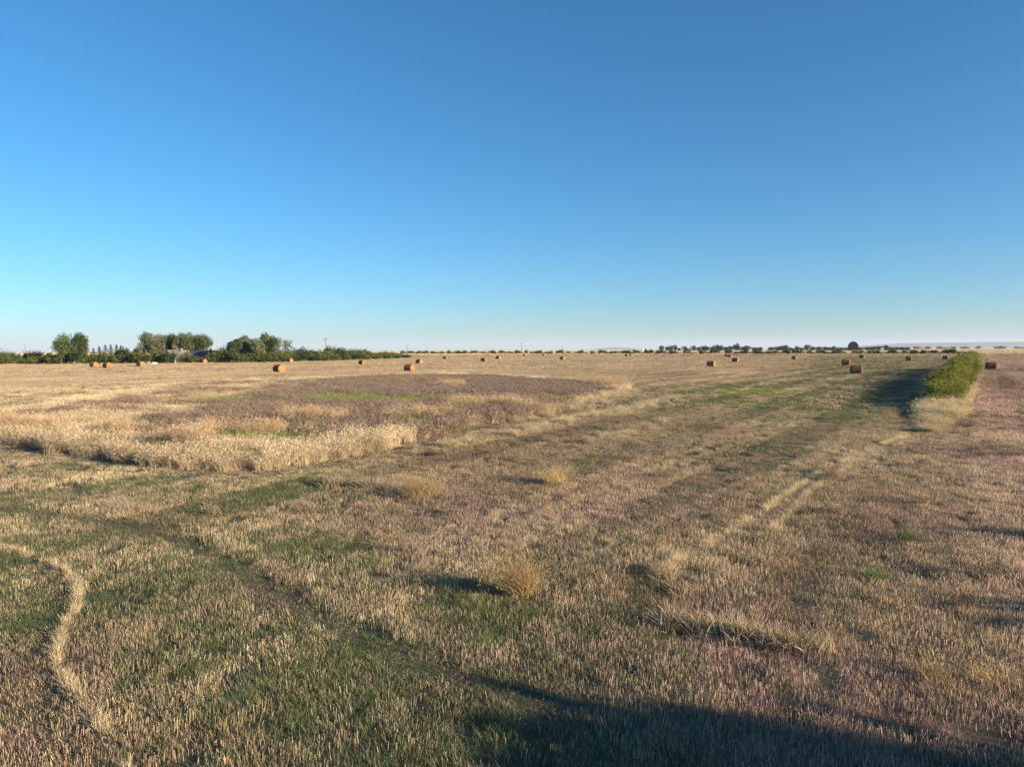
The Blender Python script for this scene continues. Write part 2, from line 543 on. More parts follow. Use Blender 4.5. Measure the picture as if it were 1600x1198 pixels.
def blades(n, R, h, w, lean, bend, taper=0.15, seg=2, hvar=.35, root=None, wind=(0, 0)):
    """n blades inside radius R: strips of seg segments; returns verts (n*seg,4,3) and tone"""
    ang = rng.uniform(0, 2 * np.pi, n)
    rad = R * np.sqrt(rng.uniform(0, 1, n))
    bx, by = rad * np.cos(ang), rad * np.sin(ang)
    if root is not None: bx, by = root
    H = h * (1 - hvar + 2 * hvar * rng.uniform(0, 1, n))
    W = w * rng.uniform(.6, 1.4, n)
    la = rng.uniform(0, 2 * np.pi, n)
    ln = np.abs(rng.normal(0, lean, n))
    fa = rng.uniform(0, np.pi, n)
    fx, fy = np.cos(fa), np.sin(fa)
    dx, dy = np.cos(la), np.sin(la)
    out = []
    pts, wid = [], []
    for k in range(seg + 1):
        t = k / seg
        off = H * (ln * t + bend * t * t * (0.5 + ln))
        z = H * t * (1 - .35 * bend * t) * np.cos(np.clip(ln, 0, 1.2)) - (0.02 if k == 0 else 0)
        pts.append(np.stack([bx + dx * off + wind[0] * H * t ** 1.6, by + dy * off + wind[1] * H * t ** 1.6, z], 1))
        wid.append(W * (1 - (1 - taper) * t))
    side = np.stack([fx, fy, np.zeros(n)], 1)
    for k in range(seg):
        a, b = pts[k], pts[k + 1]
        wa, wb = wid[k][:, None] / 2, wid[k + 1][:, None] / 2
        out.append(np.stack([a - side * wa, a + side * wa, b + side * wb, b - side * wb], 1))
    tone = rng.uniform(0, 1, n)
    v = np.stack(out, 1).reshape(-1, 4, 3)
    return v, np.repeat(tone, seg), pts[-1]

def heads(tips, size, n, sx=1.0, tone=(.3, 1)):
    """seed heads: small blades crowded about the tips"""
    m_ = len(tips)
    c = np.repeat(tips, n, 0)
    k = len(c)
    c = c + rng.normal(0, 1, (k, 3)) * np.array([size * .3, size * .3, size * .7])
    d = rng.normal(0, 1, (k, 3)) + np.array([0, 0, 1.2])
    d /= np.linalg.norm(d, axis=1)[:, None]
    s = np.cross(d, rng.normal(0, 1, (k, 3)))
    s /= np.linalg.norm(s, axis=1)[:, None] + 1e-9
    L, W = size * 1.0, size * .075 * sx
    v = np.stack([c - d * L / 2, c + s * W, c + d * L / 2, c - s * W], 1)
    return v, rng.uniform(tone[0], tone[1], k)

PROTO = {}
def proto(coll, vs, ts):
    if coll not in PROTO:
        PROTO[coll] = bpy.data.collections.new(coll)
    c = PROTO[coll]
    me = quads_mesh(coll, np.concatenate(vs), np.concatenate(ts), M_blade)
    o = bpy.data.objects.new('%s_%03d' % (coll, len(c.objects)), me)
    c.objects.link(o)

# stubble: 4 detail levels x 3 variants (upright cut stalks with a little fallen straw)
for n, R, h, w in ((52, .27, .078, .0064), (84, .60, .10, .017), (90, 1.2, .14, .045), (110, 5.0, .20, .40)):
    for k in range(3):
        a1 = blades(n, R, h, w, .16, .0, .7, 1, .45)
        a2 = blades(n // 4, R, h * 1.3, w * .8, 1.1, .2, .5, 1, .4)
        proto('stubble', [a1[0], a2[0]], [a1[1], a2[1]])
# green grass: 3 levels x 3
for n, R, h, w in ((66, .27, .11, .0075), (90, .55, .13, .019), (90, 1.2, .16, .05)):
    for k in range(3):
        a1 = blades(n, R, h, w, .35, .55, .12, 3, .45)
        proto('green_grass', [a1[0]], [a1[1]])
# tall dry pale grass 3 variants, far ones coarser
for n, R, h, w in ((90, .32, .64, .010), (90, .5, .62, .017)):
    for k in range(3):
        a1 = blades(n, R, h, w, .18, .45, .25, 3, .35, wind=(.20, -.12))
        hd = heads(a1[2][: n // 3], .12, 2, 1.0, (.5, 1))
        proto('dry_grass', [a1[0], hd[0]], [a1[1] * .9, hd[1]])
# mauve weeds: bushy fine stems
for k in range(4):
    a1 = blades(60, .42, .50, .018, .30, .2, .4, 2, .4)
    hd = heads(a1[2], .14, 8, .9, (.0, 1))
    proto('dry_weeds', [a1[0], hd[0]], [a1[1] * .7, hd[1]])
# reeds: tall stems, drooping plume
for k in range(4):
    a1 = blades(56, .42, .92, .010, .12, .2, .4, 3, .38)
    hd = heads(a1[2], .15, 5, .6, (.35, 1))
    proto('reed_grass', [a1[0], hd[0]], [a1[1] * .6, hd[1]])
for k in range(3):
    a1 = blades(70, .32, .55, .02, .25, .4, .15, 3, .35)
    proto('tall_green_grass', [a1[0]], [a1[1]])
# flattened straw
for k in range(3):
    a1 = blades(50, .10, .17, .009, .9, .3, .4, 2, .5)
    proto('straw', [a1[0]], [a1[1]])

def scatter(name, coll, x, y, idx, scl, col, label, tilt=.12, zoff=0.0):
    n = len(x)
    me = bpy.data.meshes.new(name)
    me.vertices.add(n)
    me.vertices.foreach_set('co', np.stack([x, y, hz(x, y) + zoff], 1).reshape(-1).astype(np.float32))
    def att(nm, ty, key, arr):
        a = me.attributes.new(nm, ty, 'POINT')
        a.data.foreach_set(key, np.ascontiguousarray(arr).reshape(-1))
    rot = np.stack([rng.normal(0, tilt, n), rng.normal(0, tilt, n), rng.uniform(0, 6.283, n)], 1)
    att('rot', 'FLOAT_VECTOR', 'vector', rot.astype(np.float32))
    att('scl', 'FLOAT_VECTOR', 'vector', scl.astype(np.float32))
    att('idx', 'INT', 'value', idx.astype(np.int32))
    c = np.ones((n, 4), np.float32); c[:, :3] = np.clip(col, 0, .9)
    att('col', 'FLOAT_COLOR', 'color', c)
    o = link(name, me)
    ng = bpy.data.node_groups.new(name, 'GeometryNodeTree')
    ng.interface.new_socket('Geometry', in_out='INPUT', socket_type='NodeSocketGeometry')
    ng.interface.new_socket('Geometry', in_out='OUTPUT', socket_type='NodeSocketGeometry')
    gi, go = ng.nodes.new('NodeGroupInput'), ng.nodes.new('NodeGroupOutput')
    ip = ng.nodes.new('GeometryNodeInstanceOnPoints')
    ci = ng.nodes.new('GeometryNodeCollectionInfo')
    ci.inputs['Collection'].default_value = PROTO[coll]
    ci.inputs['Separate Children'].default_value = True
    ci.inputs['Reset Children'].default_value = True
    def na(nm, ty):
        k = ng.nodes.new('GeometryNodeInputNamedAttribute'); k.data_type = ty
        k.inputs['Name'].default_value = nm
        return next(s for s in k.outputs if s.enabled and s.name == 'Attribute')
    L = ng.links.new
    L(gi.outputs[0], ip.inputs['Points'])
    L(ci.outputs[0], ip.inputs['Instance'])
    ip.inputs['Pick Instance'].default_value = True
    L(na('idx', 'INT'), ip.inputs['Instance Index'])
    e = ng.nodes.new('FunctionNodeEulerToRotation')
    L(na('rot', 'FLOAT_VECTOR'), e.inputs[0]); L(e.outputs[0], ip.inputs['Rotation'])
    L(na('scl', 'FLOAT_VECTOR'), ip.inputs['Scale'])
    L(ip.outputs[0], go.inputs[0])
    md = o.modifiers.new('scatter', 'NODES'); md.node_group = ng
    tag(o, label, None, None, 'stuff')
    return o

def wedge(r1, r2, dens, half=47):
    a = math.radians(half)
    n = int(dens * a * (r2 * r2 - r1 * r1))
    r = np.sqrt(rng.uniform(r1 * r1, r2 * r2, n)); t = rng.uniform(-a, a, n)
    return r * np.sin(t), r * np.cos(t)

# short stubble and short green grass over the whole field --------------------
LOD = ((3.5, 26, 32.0, 0), (26, 55, 17.0, 0), (55, 170, 3.4, 1), (170, 450, .55, 2), (450, 2600, .022, 3))
SX, GX = [], []
for r1, r2, dn, lv in LOD:
    x, y = wedge(r1, r2, dn)
    f = fields(x, y)
    n = len(x)
    keep = rng.uniform(0, 1, n)
    thin = .55 + .45 * sstep(.32, .58, .6 * f['n3'] + .4 * f['n1'])       # bare gaps
    if lv > 1: thin[:] = 1
    ps = thin * (1 - .80 * f['g']) * (1 - f['marsh'])
    k = keep < ps
    j = rng.normal(1, .12, (n, 1))
    col = f['st'] * j
    hh = f['h'] * (.75 + .5 * f['n1']) * rng.uniform(.8, 1.2, n)
    s = np.stack([np.ones(n), np.ones(n), hh], 1)
    if lv == 3: s = s * np.stack([np.ones(n), np.ones(n), np.ones(n)], 1)
    SX.append((x[k], y[k], lv * 3 + rng.integers(0, 3, n)[k], s[k], col[k]))
    if lv < 3:
        k2 = (rng.uniform(0, 1, n) < f['g'] * (1 - f['marsh']))
        tt = np.clip(.35 + 1.1 * (f['n1'] - .5) + rng.normal(0, .25, n), 0, 1)
        br = sstep(-2, 2, sdf(A_['g_bright'], x, y))
        dk = sstep(-1, 1, sdf(A_['g_dark'], x, y))
        gcol = lerp(C['green'] * np.ones((n, 1)), C['ygreen'], tt * .55)
        gcol = lerp(gcol, C['dgreen'], np.clip(.5 - 1.6 * (f['n2'] - .42), 0, .6))
        gcol = lerp(gcol, C['bgreen'], br); gcol = lerp(gcol, C['dgreen'] * 1.1, dk * .7)
        gcol = gcol * rng.normal(1, .15, (n, 1))
        s2 = np.stack([np.ones(n), np.ones(n), (.65 + .7 * f['n1']) * f['h'] ** .7 * rng.uniform(.7, 1.25, n)], 1)
        GX.append((x[k2], y[k2], lv * 3 + rng.integers(0, 3, n)[k2], s2[k2], gcol[k2]))
cat = lambda L_, i: np.concatenate([q[i] for q in L_])
scatter('stubble', 'stubble', *[cat(SX, i) for i in range(5)], 'short cut tan stubble covering the harvested field')
scatter('green_grass', 'green_grass', *[cat(GX, i) for i in range(5)], 'short green regrowth grass among the stubble')

# the uncut low spot: tall grass, weeds, reeds ---------------------------------
mp = A_['marsh']
x0, x1, y0, y1 = mp[:, 0].min(), mp[:, 0].max(), mp[:, 1].min(), mp[:, 1].max()
x0 = max(x0, -75)
n = int((x1 - x0) * (y1 - y0) * 9)
x, y = rng.uniform(x0, x1, n), rng.uniform(y0, y1, n)
f = fields(x, y)
k = f['marsh'] > rng.uniform(.2, .8, n)
x, y = x[k], y[k]; f = {q: v[k] for q, v in f.items()}
n = len(x); r = f['r']
edge = sdf(mp, x, y)
ptch = lambda lst, wob=1.0: np.max([np.exp(-(((x - P(px, py)[0]) / rx) ** 2 + ((y - P(px, py)[1]) / ry) ** 2)) for px, py, rx, ry in lst], 0)
reed = ptch([(645, 664, 3.0, 2.2), (490, 668, 3.0, 2.0), (400, 690, 2.0, 1.2), (330, 692, 1.8, 1.2), (265, 708, 2.0, 1.2), (300, 712, 1.6, 1.), (30, 684, 3.2, 2.4),
             (-60, 682, 4, 2.5), (760, 645, 4, 3), (950, 607, 4, 5), (700, 610, 3, 4), (170, 690, 2, 1.5)])
reed = reed * (.5 + f['n1'])
grn = ptch([(540, 629, 5.5, 5.5), (645, 633, 6, 5), (500, 629, 2.5, 4), (330, 634, 3.5, 3.5), (590, 632, 4, 3), (700, 628, 5, 3), (440, 640, 3, 2), (380, 694, 3, .8), (440, 697, 3, .8), (650, 676, 3, 1.0), (480, 678, 3, 1.0), (250, 724, 2, .5), (340, 726, 2, .5), (400, 694, 2.5, .8), (480, 600, 8, 5), (410, 640, 3, 2),
            (260, 716, 2, .6), (330, 712, 1.6, .6), (860, 632, 3, 1.5), (60, 690, 2, .7), (640, 672, 2.2, .8), (490, 676, 2.2, .8), (560, 600, 6, 4)])
u = rng.uniform(0, 1, n)
pm = f['mauve']
is_reed = reed > rng.uniform(.45, 1.35, n)
is_grn = (~is_reed) & (grn > rng.uniform(.35, .9, n))
is_mauve = (~is_reed) & (~is_grn) & (u < np.maximum(pm * .95, .55 * sstep(.58, .66, fbm(x / 4.0, y / 4.0, 303, 3)) * sstep(2, 6, edge)))
is_dry = (~is_reed) & (~is_grn) & (~is_mauve) & ((rng.uniform(0, 1, n) - .3 * sstep(5, 2, edge)) < .22 + .78 * sstep(.38, .52, .5 * f['n1'] + .5 * f['n3']))
def put(nm, coll, msk, nvar, base, sc_, label, cj=.12, lod=None):
    xx, yy = x[msk], y[msk]; q = msk.sum()
    idx = rng.integers(0, nvar, q)
    if lod is not None: idx = idx + (r[msk] > lod) * nvar
    col = base[msk] * rng.normal(1, cj, (q, 1))
    hs = sc_[msk] * rng.uniform(.8, 1.2, q)
    ws = rng.uniform(.9, 1.2, q)
    scatter(nm, coll, xx, yy, idx, np.stack([ws, ws, hs], 1), col, label, .10)
one = np.ones((n, 1))
# grass gets lower towards the far side where it was partly cut
hgt = (.52 + .50 * f['n1']) * (.6 + .8 * fbm(x / 1.6, y / 1.6, 309, 2))
hgt = hgt + .15 * sstep(7, 2, edge) * f['n1'] * 2 * sstep(60, 45, r)
dcol = lerp(C['pale'] * one, C['tan'], np.clip((f['n2'] - .38) * 2.5, 0, .8))
dcol = dcol * (.72 + .56 * fbm(x / .8, y / .8, 305, 2))[:, None] * 1.05
dcol = lerp(dcol, C['brown'] * 1.1, np.clip((f['n1'] - .52) * 3, 0, .6) * sstep(1.5, 5, edge))
put('dry_grass', 'dry_grass', is_dry, 3, dcol, hgt, 'tall pale dry grass left uncut around the low spot', lod=45)
mcol = lerp(C['mauve'] * one, C['brown'] * 1.2, np.clip((f['n2'] - .4) * 2.5, 0, 1) * .6)
put('dry_weeds', 'dry_weeds', is_mauve, 4, mcol, .7 + .5 * f['n1'], 'mauve brown dried weeds filling the middle of the low spot')
put('reed_grass', 'reed_grass', is_reed, 4, lerp(C['reed'] * one, C['tan'], f['n1'] * .6), .75 + .4 * f['n1'], 'orange brown reeds with feathery heads')
put('tall_green_grass', 'tall_green_grass', is_grn | (is_reed & (u < .55)), 3, lerp(C['bgreen'] * one, C['ygreen'], f['n1'] * .8),
    np.where(is_reed, 1.0, 1.15), 'bright green patches of grass among the reeds', .15)

# pale strips of taller grass, hedge verge, ridges, swath ------------------------
def strip(pl, width, dens, h, base, jitter=.25):
    out = []
    for i in range(len(pl) - 1):
        a, b = np.array(pl[i]), np.array(pl[i + 1])
        L_ = np.linalg.norm(b - a)
        q = max(int(L_ * width * 2 * dens), 1)
        t = rng.uniform(0, 1, q)[:, None]
        d = (b - a) / L_
        p = a + (b - a) * t + np.stack([-d[1] * np.ones(q), d[0] * np.ones(q)], 1) * rng.normal(0, width * .5, (q, 1))
        out.append(p)
    p = np.concatenate(out); q = len(p)
    nn = fbm(p[:, 0] / 1.1, p[:, 1] / 1.1, 91, 3)
    kk = nn > rng.uniform(.30, .66, q)
    p, nn = p[kk], nn[kk]; q = len(p)
    return p[:, 0], p[:, 1], (np.hypot(p[:, 0], p[:, 1]) > 45) * 3 + rng.integers(0, 3, q), \
        np.stack([np.ones(q) * .8, np.ones(q) * .8, h * (.6 + .8 * nn)], 1), base * (.85 + .5 * (nn[:, None] - .4)) * rng.normal(1, .12, (q, 1))
ST = [strip(L_str1, .7, 5, .45, C['pale'] * .85), strip(L_str2, .45, 5, .42, C['pale'] * .75), strip(L_str3, 1.6, 3, .5, C['pale'] * .8),
      strip([P(600, 770), P(690, 775)], .8, 3, .55, C['tan'])]
RG = [strip(L_ridge, .22, 34, .55, C['gold'] * 1.05), strip(L_ridge2, .3, 14, .60, C['tan']), strip(L_ridge3, .45, 8, .5, C['tan'] * 1.05),
      strip([P(535, 838), P(640, 842)], .8, 6, .38, C['gold'] * .9), strip([P(1060, 930), P(1045, 890)], .22, 14, .4, C['gold'])]
scatter('ridge_grass', 'tall_green_grass', *[(cat(RG, i) % 3 if i == 2 else cat(RG, i)) for i in range(5)], 'low golden grass left standing in short ridges', .2)
# verge along the hedge, both sides of its foot
t = np.concatenate([rng.uniform(-8, 26, 2200), rng.uniform(20, 250, 3600)])
side = np.where(t < 26, rng.uniform(-.9, 1.5, len(t)) + .012 * np.clip(t, 0, 30), rng.uniform(.9, 2.3, len(t))) * np.clip((t + 9) / 12, .15, 1)
vx, vy = HP[0] + HV[0] * t + HV[1] * side, HP[1] + HV[1] * t - HV[0] * side
nn = fbm(vx / 2, vy / 2, 77, 3)
q = len(t)
vh = (.15 + 1.5 * nn) * np.where(t < 26, .85, .75) * (.35 + .65 * sstep(-7, 4, t)) * rng.uniform(.6, 1.3, len(t))
kk = fbm(vx / 1.3, vy / 1.3, 78, 2) > rng.uniform(.2, .55, len(t))
vcol = lerp(C['pale'] * 1.12 * np.ones((q, 1)), C['gold'], nn) * rng.normal(1, .18, (q, 1))
vcol = lerp(vcol, C['ygreen'], (rng.uniform(0, 1, q) < .16) * .8)
ST.append((vx[kk], vy[kk], ((np.hypot(vx, vy) > 45) * 3 + rng.integers(0, 3, q))[kk], np.stack([np.ones(q)] * 2 + [vh], 1)[kk], vcol[kk]))
scatter('verge_grass', 'dry_grass', *[cat(ST, i) for i in range(5)], 'tall straw coloured grass in strips and along the hedge foot')

SW = []
for pl, wd, dn, base in ((L_swath, .06, 150, C['pale'] * .92), (L_tr1, .11, 90, C['pale'] * 1.05), (L_tr2, .10, 60, C['pale'] * .9), (L_tr3, .16, 40, C['gold']), (L_tr4, .14, 26, C['gold'] * .9), (L_tr5, .10, 40, C['gold']), (L_tr6, .18, 18, C['gold'])):
    s_ = strip(pl, wd, dn, 1.0, base)
    s3 = s_[3].copy(); s3[:, 2] = (.5 + .5 * rng.uniform(0, 1, len(s3))) if pl is L_swath else .8
    s3[:, :2] *= .75 if pl is L_swath else 1
    SW.append((s_[0], s_[1], rng.integers(0, 3, len(s_[0])), s3, s_[4]))
scatter('loose_straw', 'straw', *[cat(SW, i) for i in range(5)], 'pale loose straw lying along the swath and wheel tracks', .1, .02)

# scattered weeds on the field (dry and brownish) -------------------------------
x, y = wedge(6, 130, .10)
f = fields(x, y)
pr = .10 + .8 * f['brown'] + .35 * sstep(.55, .7, f['n1'])
pr = pr * (1 - f['marsh']) * sstep(12, 18, f['r'])
k = rng.uniform(0, 1, len(x)) < pr
xr, yr = wedge(8, 60, .25)                     # coarser weeds on the right-hand field
kr = (sdf(A_['pinkright'], xr, yr) > 1.5) & (fbm(xr / 2.5, yr / 2.5, 66, 3) > .54)
x, y = np.concatenate([x[k], xr[kr]]), np.concatenate([y[k], yr[kr]])
q = len(x)
nn = fbm(x / 2, y / 2, 55, 3)
scatter('field_weeds', 'dry_weeds', x, y, rng.integers(0, 4, q), np.stack([.45 + .3 * nn, .45 + .3 * nn, .22 + .42 * nn], 1),
        lerp(C['brown'] * np.ones((q, 1)), C['tan'] * .8, np.clip((nn - .35) * 3, 0, 1)) * rng.normal(1, .15, (q, 1)), 'low dried weeds scattered through the stubble')

# ------------------------------------------------------------------ woody plants
def leaf_cloud(centres, radii, n, size, shell=.55, flat=1.0, rg=None):
    rg = rg or rng
    centres, radii = np.asarray(centres, float), np.asarray(radii, float)
    wgt = (radii ** 2); wgt = wgt / wgt.sum()
    b = rg.choice(len(radii), n, p=wgt)
    d = rg.normal(0, 1, (n, 3)); d /= np.linalg.norm(d, axis=1)[:, None]
    rr = radii[b] * (shell + (1 - shell) * rg.uniform(0, 1, n)) * (1 + rg.normal(0, .10, n))
    c = centres[b] + d * rr[:, None] * np.array([1, 1, flat])
    nrm = d * .6 + rg.normal(0, .8, (n, 3)); nrm /= np.linalg.norm(nrm, axis=1)[:, None]
    s = np.cross(nrm, rg.normal(0, 1, (n, 3))); s /= np.linalg.norm(s, axis=1)[:, None]
    t = np.cross(nrm, s)
    sz = (size * rg.uniform(.6, 1.4, n))[:, None]
    v = np.stack([c - s * sz * .5, c + t * sz * .34, c + s * sz * .5, c - t * sz * .34], 1)
    bt = rg.uniform(0, 1, len(radii))
    tone = np.clip(bt[b] * .6 + rg.uniform(0, .4, n), 0, 1)
    return v, tone

def crown_blobs(w, h, z0, nb, rg, lop=.0, rmin=.16, rmax=.30):
    """uneven heap of leaf clumps inside an ellipsoid of width w from z0 to h"""
    cs, rs = [], []
    zc, hz_ = (z0 + h) / 2, (h - z0) / 2
    for i in range(nb):
        d = rg.normal(0, 1, 3); d /= np.linalg.norm(d)
        k = rg.uniform(.35, 1.0) ** .6
        r_ = w * rg.uniform(rmin, rmax)
        c = np.array([d[0] * max(w / 2 - r_ * .8, .05 * w) * k, d[1] * max(w / 2 - r_ * .8, .05 * w) * k, zc + d[2] * max(hz_ - r_ * .7, .1) * k])
        c[0] += lop * (c[2] - zc)
        cs.append(c); rs.append(r_)
    return cs, rs

def make_tree(name, loc, h, w, mat, bark, label, cat_, group=None, nb=16, nl=1500, leaf=.35, z0=.28, trunks=1, seed=0, rz=0, shell=.45, rmin=.14, rmax=.26, thick=.020):
    rg = np.random.default_rng(seed)
    root = empty(name, loc, rz, label, cat_, group)
    cs, rs = crown_blobs(w, h, h * z0, nb, rg, rg.uniform(-.12, .12), rmin, rmax)
    tb = MB()
    for k in range(trunks):
        ox = (k - (trunks - 1) / 2) * w * .16 + rg.normal(0, .05)
        tx = ox * 1.8 + rg.normal(0, .05 * w)
        top = h * rg.uniform(.72, .86)
        p = [(ox, 0, -.15), (ox * 1.1, .02 * h, h * .2), ((ox + tx) / 2 + rg.normal(0, .02 * w), rg.normal(0, .02 * w), h * .5), (tx, rg.normal(0, .03 * w), top)]
        r0 = h * thick
        tb.tube(p, [r0 * 1.25, r0, r0 * .65, r0 * .2], 7)
        for i in rg.choice(len(cs), min(7, len(cs)), replace=False):
            c = cs[i]
            zz = max(min(c[2] * .72, h * .6), h * .15)
            f_ = zz / top
            s = np.array([ox + (tx - ox) * f_, 0, zz])
            mid = (s + c) / 2 + rg.normal(0, .03 * w, 3)
            tb.tube([s, mid, c], [r0 * .42, r0 * .28, r0 * .1], 5)
    link('trunk', tb.mesh('trunk', bark, True), root)
    v, t = leaf_cloud(cs, rs, nl, leaf, shell, 1.0, rg)
    link('crown', quads_mesh('crown', v, t, mat), root)
    return root

def make_shrub(name, loc, h, w, mat, label, cat_, group=None, nl=900, leaf=.16, seed=0, nb=12, rz=0, z0=.05):
    rg = np.random.default_rng(seed)
    root = empty(name, loc, rz, label, cat_, group)
    cs, rs = crown_blobs(w, h, h * z0, nb, rg, 0, .15, .30)
    tb = MB()
    for k in range(6):
        c = cs[int(rg.integers(0, len(cs)))]
        a0 = rg.normal(0, .06 * w, 2)
        tb.tube([(a0[0], a0[1], -.1), ((a0[0] + c[0]) / 2, (a0[1] + c[1]) / 2, c[2] * .5), tuple(c)], [h * .014, h * .010, h * .004], 5)
    link('stem', tb.mesh('stem', M_twig, True), root)
    v, t = leaf_cloud(cs, rs, nl, leaf, .35, 1.0, rg)
    # upright sprigs breaking the outline
    k = nl // 5
    ci = rg.integers(0, len(cs), k)
    base = np.array(cs)[ci] + np.stack([rg.normal(0, .5, k), rg.normal(0, .5, k), rg.uniform(.2, 1.25, k)], 1) * np.array(rs)[ci][:, None]
    v2, t2 = leaf_cloud(base[:40], np.full(min(40, k), leaf * 1.1), k, leaf * .9, .2, 1.8, rg)
    link('foliage', quads_mesh('foliage', np.concatenate([v, v2]), np.concatenate([t, t2]), mat), root)
    return root

# --- the hedgerow on the right
LH = 'yellow green leafy shrub in the dense hedgerow along the right field edge'
GH = 'shrubs of the right hedgerow'
hs = [make_shrub('hedge_shrub', (0, 0, 0), 1.0 * 2.6, 2.6, M_leaf_hedge, LH, 'shrub', GH, 2600, .12, 100 + k, 16) for k in range(5)]
def hedge_h(t):
    return float(np.interp(t, [0, 7, 11, 20, 34, 70, 118, 124, 190, 215, 330], [0, 1.2, 1.6, 1.85, 2.2, 2.95, 3.4, 2.2, 2.2, 3.1, 3.1]))
rg = np.random.default_rng(5)
t, i = 8.0, 0
while t < 300:
    H = hedge_h(t) * rg.uniform(.85, 1.12)
    s = rg.normal(0, .4) + (-.2 if i % 2 else .5) + .012 * t
    p = HP + HV * t + np.array([HV[1], -HV[0]]) * s
    zs = H / 2.6
    sc_ = (zs * rg.uniform(.9, 1.25) + .15,) * 2 + (zs,)
    o = hs[i] if i < 5 else copy_tree(hs[i % 5])
    o.location = (p[0], p[1], 0); o.rotation_euler = (0, 0, rg.uniform(0, 6.28)); o.scale = sc_
    t += 1.0 * (.75 + t / 90) * (1.2 if t < 60 else 1.35)
    i += 1

# --- shrubs standing right of and behind the camera, whose shadow lies on the near field
for k, (sx, sy, H, Wd) in enumerate(((13.75, 1.4, 3.7, 3.2), (11.2, 1.9, 2.7, 2.8), (12.4, -1.4, 3.6, 4.2), (10.6, -5.2, 3.7, 4.8))):
    make_shrub('field_edge_shrub', (sx, sy, 0), H, Wd, M_leaf_hedge, 'broad leafy shrub beside the near field, casting the long shadow', 'shrub', 'shrubs at the near field edge', 16000, .16, 300 + k, 40)

for k, (sx, sy, H, Wd) in enumerate(((16.5, 14.2, 1.5, 1.8), (12.6, 10.2, 1.2, 1.5), (22.0, 20.5, 1.6, 2.4), (19.0, 17.2, 1.1, 1.5), (29.0, 28.0, 1.7, 2.6), (25.5, 23.6, 1.2, 2.0), (37.5, 39.0, 1.9, 3.0), (51.0, 58.0, 1.8, 4.0))):  # out-of-view shrubs, added to lay streaks of shade along the right edge
    make_shrub('shade_shrub', (sx, sy, 0), H, Wd, M_leaf_brown, 'unseen low weedy shrub, added beyond the right edge of the field to throw a streak of shade', 'shrub', 'unseen shade-casting shrubs along the right edge', 1500, .11, 330 + k, 16)

# --- farmyard shelterbelt on the left
def at(px, Y, z=0.0):
    p = PA(px, 546, Y)
    return (p.x, Y, z)
def ht(px, py, Y):
    return PA(px, py, Y).z
def tree_px(px, top, wpx, Y, mat, label, seed, bark=M_bark, **kw):
    h = ht(px, top, Y)
    return make_tree('broadleaf_tree', at(px, Y), h, wpx / F * Y * 1.15, mat, bark, label, 'tree', 'farmyard trees', seed=seed, **kw)
big = dict(nb=26, nl=5200, leaf=.5, z0=.12, rmin=.18, rmax=.32)
tree_px(103, 519, 34, 262, M_leaf, 'big round green tree standing alone on the left, left one of the touching pair', 1, **big)
tree_px(127, 518, 26, 264, M_leaf, 'big green tree on the left, right one of the touching pair', 2, **big)
pop = dict(bark=M_birch, trunks=2, nb=26, nl=3600, leaf=.5, z0=.2, rmin=.15, rmax=.27)
tree_px(236, 515, 36, 268, M_leaf_grey, 'tall pale trunked poplar left of the white gabled house', 3, **pop)
tree_px(270, 517, 30, 292, M_leaf, 'tall poplar behind the white gabled house', 4, **pop)
tree_px(291, 516, 28, 286, M_leaf, 'tall poplar between the gabled house and the dark roofed house', 5, **pop)
tree_px(317, 517, 32, 300, M_leaf, 'tall poplar behind the dark roofed house', 6, **pop)
tree_px(252, 521, 26, 300, M_leaf_grey, 'poplar crown between the pale trunked poplar and the gabled house', 16, **pop)
tree_px(304, 521, 26, 306, M_leaf, 'poplar crown just left of the dark roofed house', 17, **pop)
tree_px(219, 531, 20, 262, M_leaf_bush, 'shorter bushy tree at the left foot of the tall poplars', 7, nb=14, nl=1500, leaf=.4, z0=.05)
tree_px(256, 527, 18, 258, M_leaf_brown, 'thin brownish tree in front of the tall poplars', 8, nb=12, nl=500, leaf=.34, z0=.2, bark=M_birch)
tree_px(273, 528, 16, 256, M_leaf_brown, 'sparse drying tree in front of the white gabled house', 9, nb=12, nl=650, leaf=.34, z0=.08, bark=M_birch)
den = dict(nb=24, nl=3800, leaf=.5, z0=.08, rmin=.16, rmax=.3)
tree_px(366, 527, 22, 270, M_leaf_dark, 'dark dense tree at the left end of the right hand grove', 10, **den)
tree_px(379, 519, 26, 276, M_leaf_grey, 'tall grey green tree in the left half of the right hand grove', 11, **den)
tree_px(402, 524, 24, 272, M_leaf_grey, 'medium grey green tree in the middle of the right hand grove', 12, **den)
tree_px(417, 516, 24, 280, M_leaf_grey, 'tallest grey green tree of the right hand grove', 13, **den)
tree_px(433, 523, 24, 278, M_leaf_grey, 'airy grey green tree right of the tallest one', 14, nb=18, nl=1300, leaf=.42, z0=.15)
tree_px(448, 525, 20, 286, M_leaf_grey, 'airy grey green tree at the right end of the grove', 15, nb=16, nl=900, leaf=.4, z0=.15)

tree_px(391, 527, 26, 284, M_leaf, 'darker green tree filling the middle of the right hand grove', 18, **den)
tree_px(425, 524, 26, 290, M_leaf, 'darker green tree behind the tallest grey green one', 19, **den)

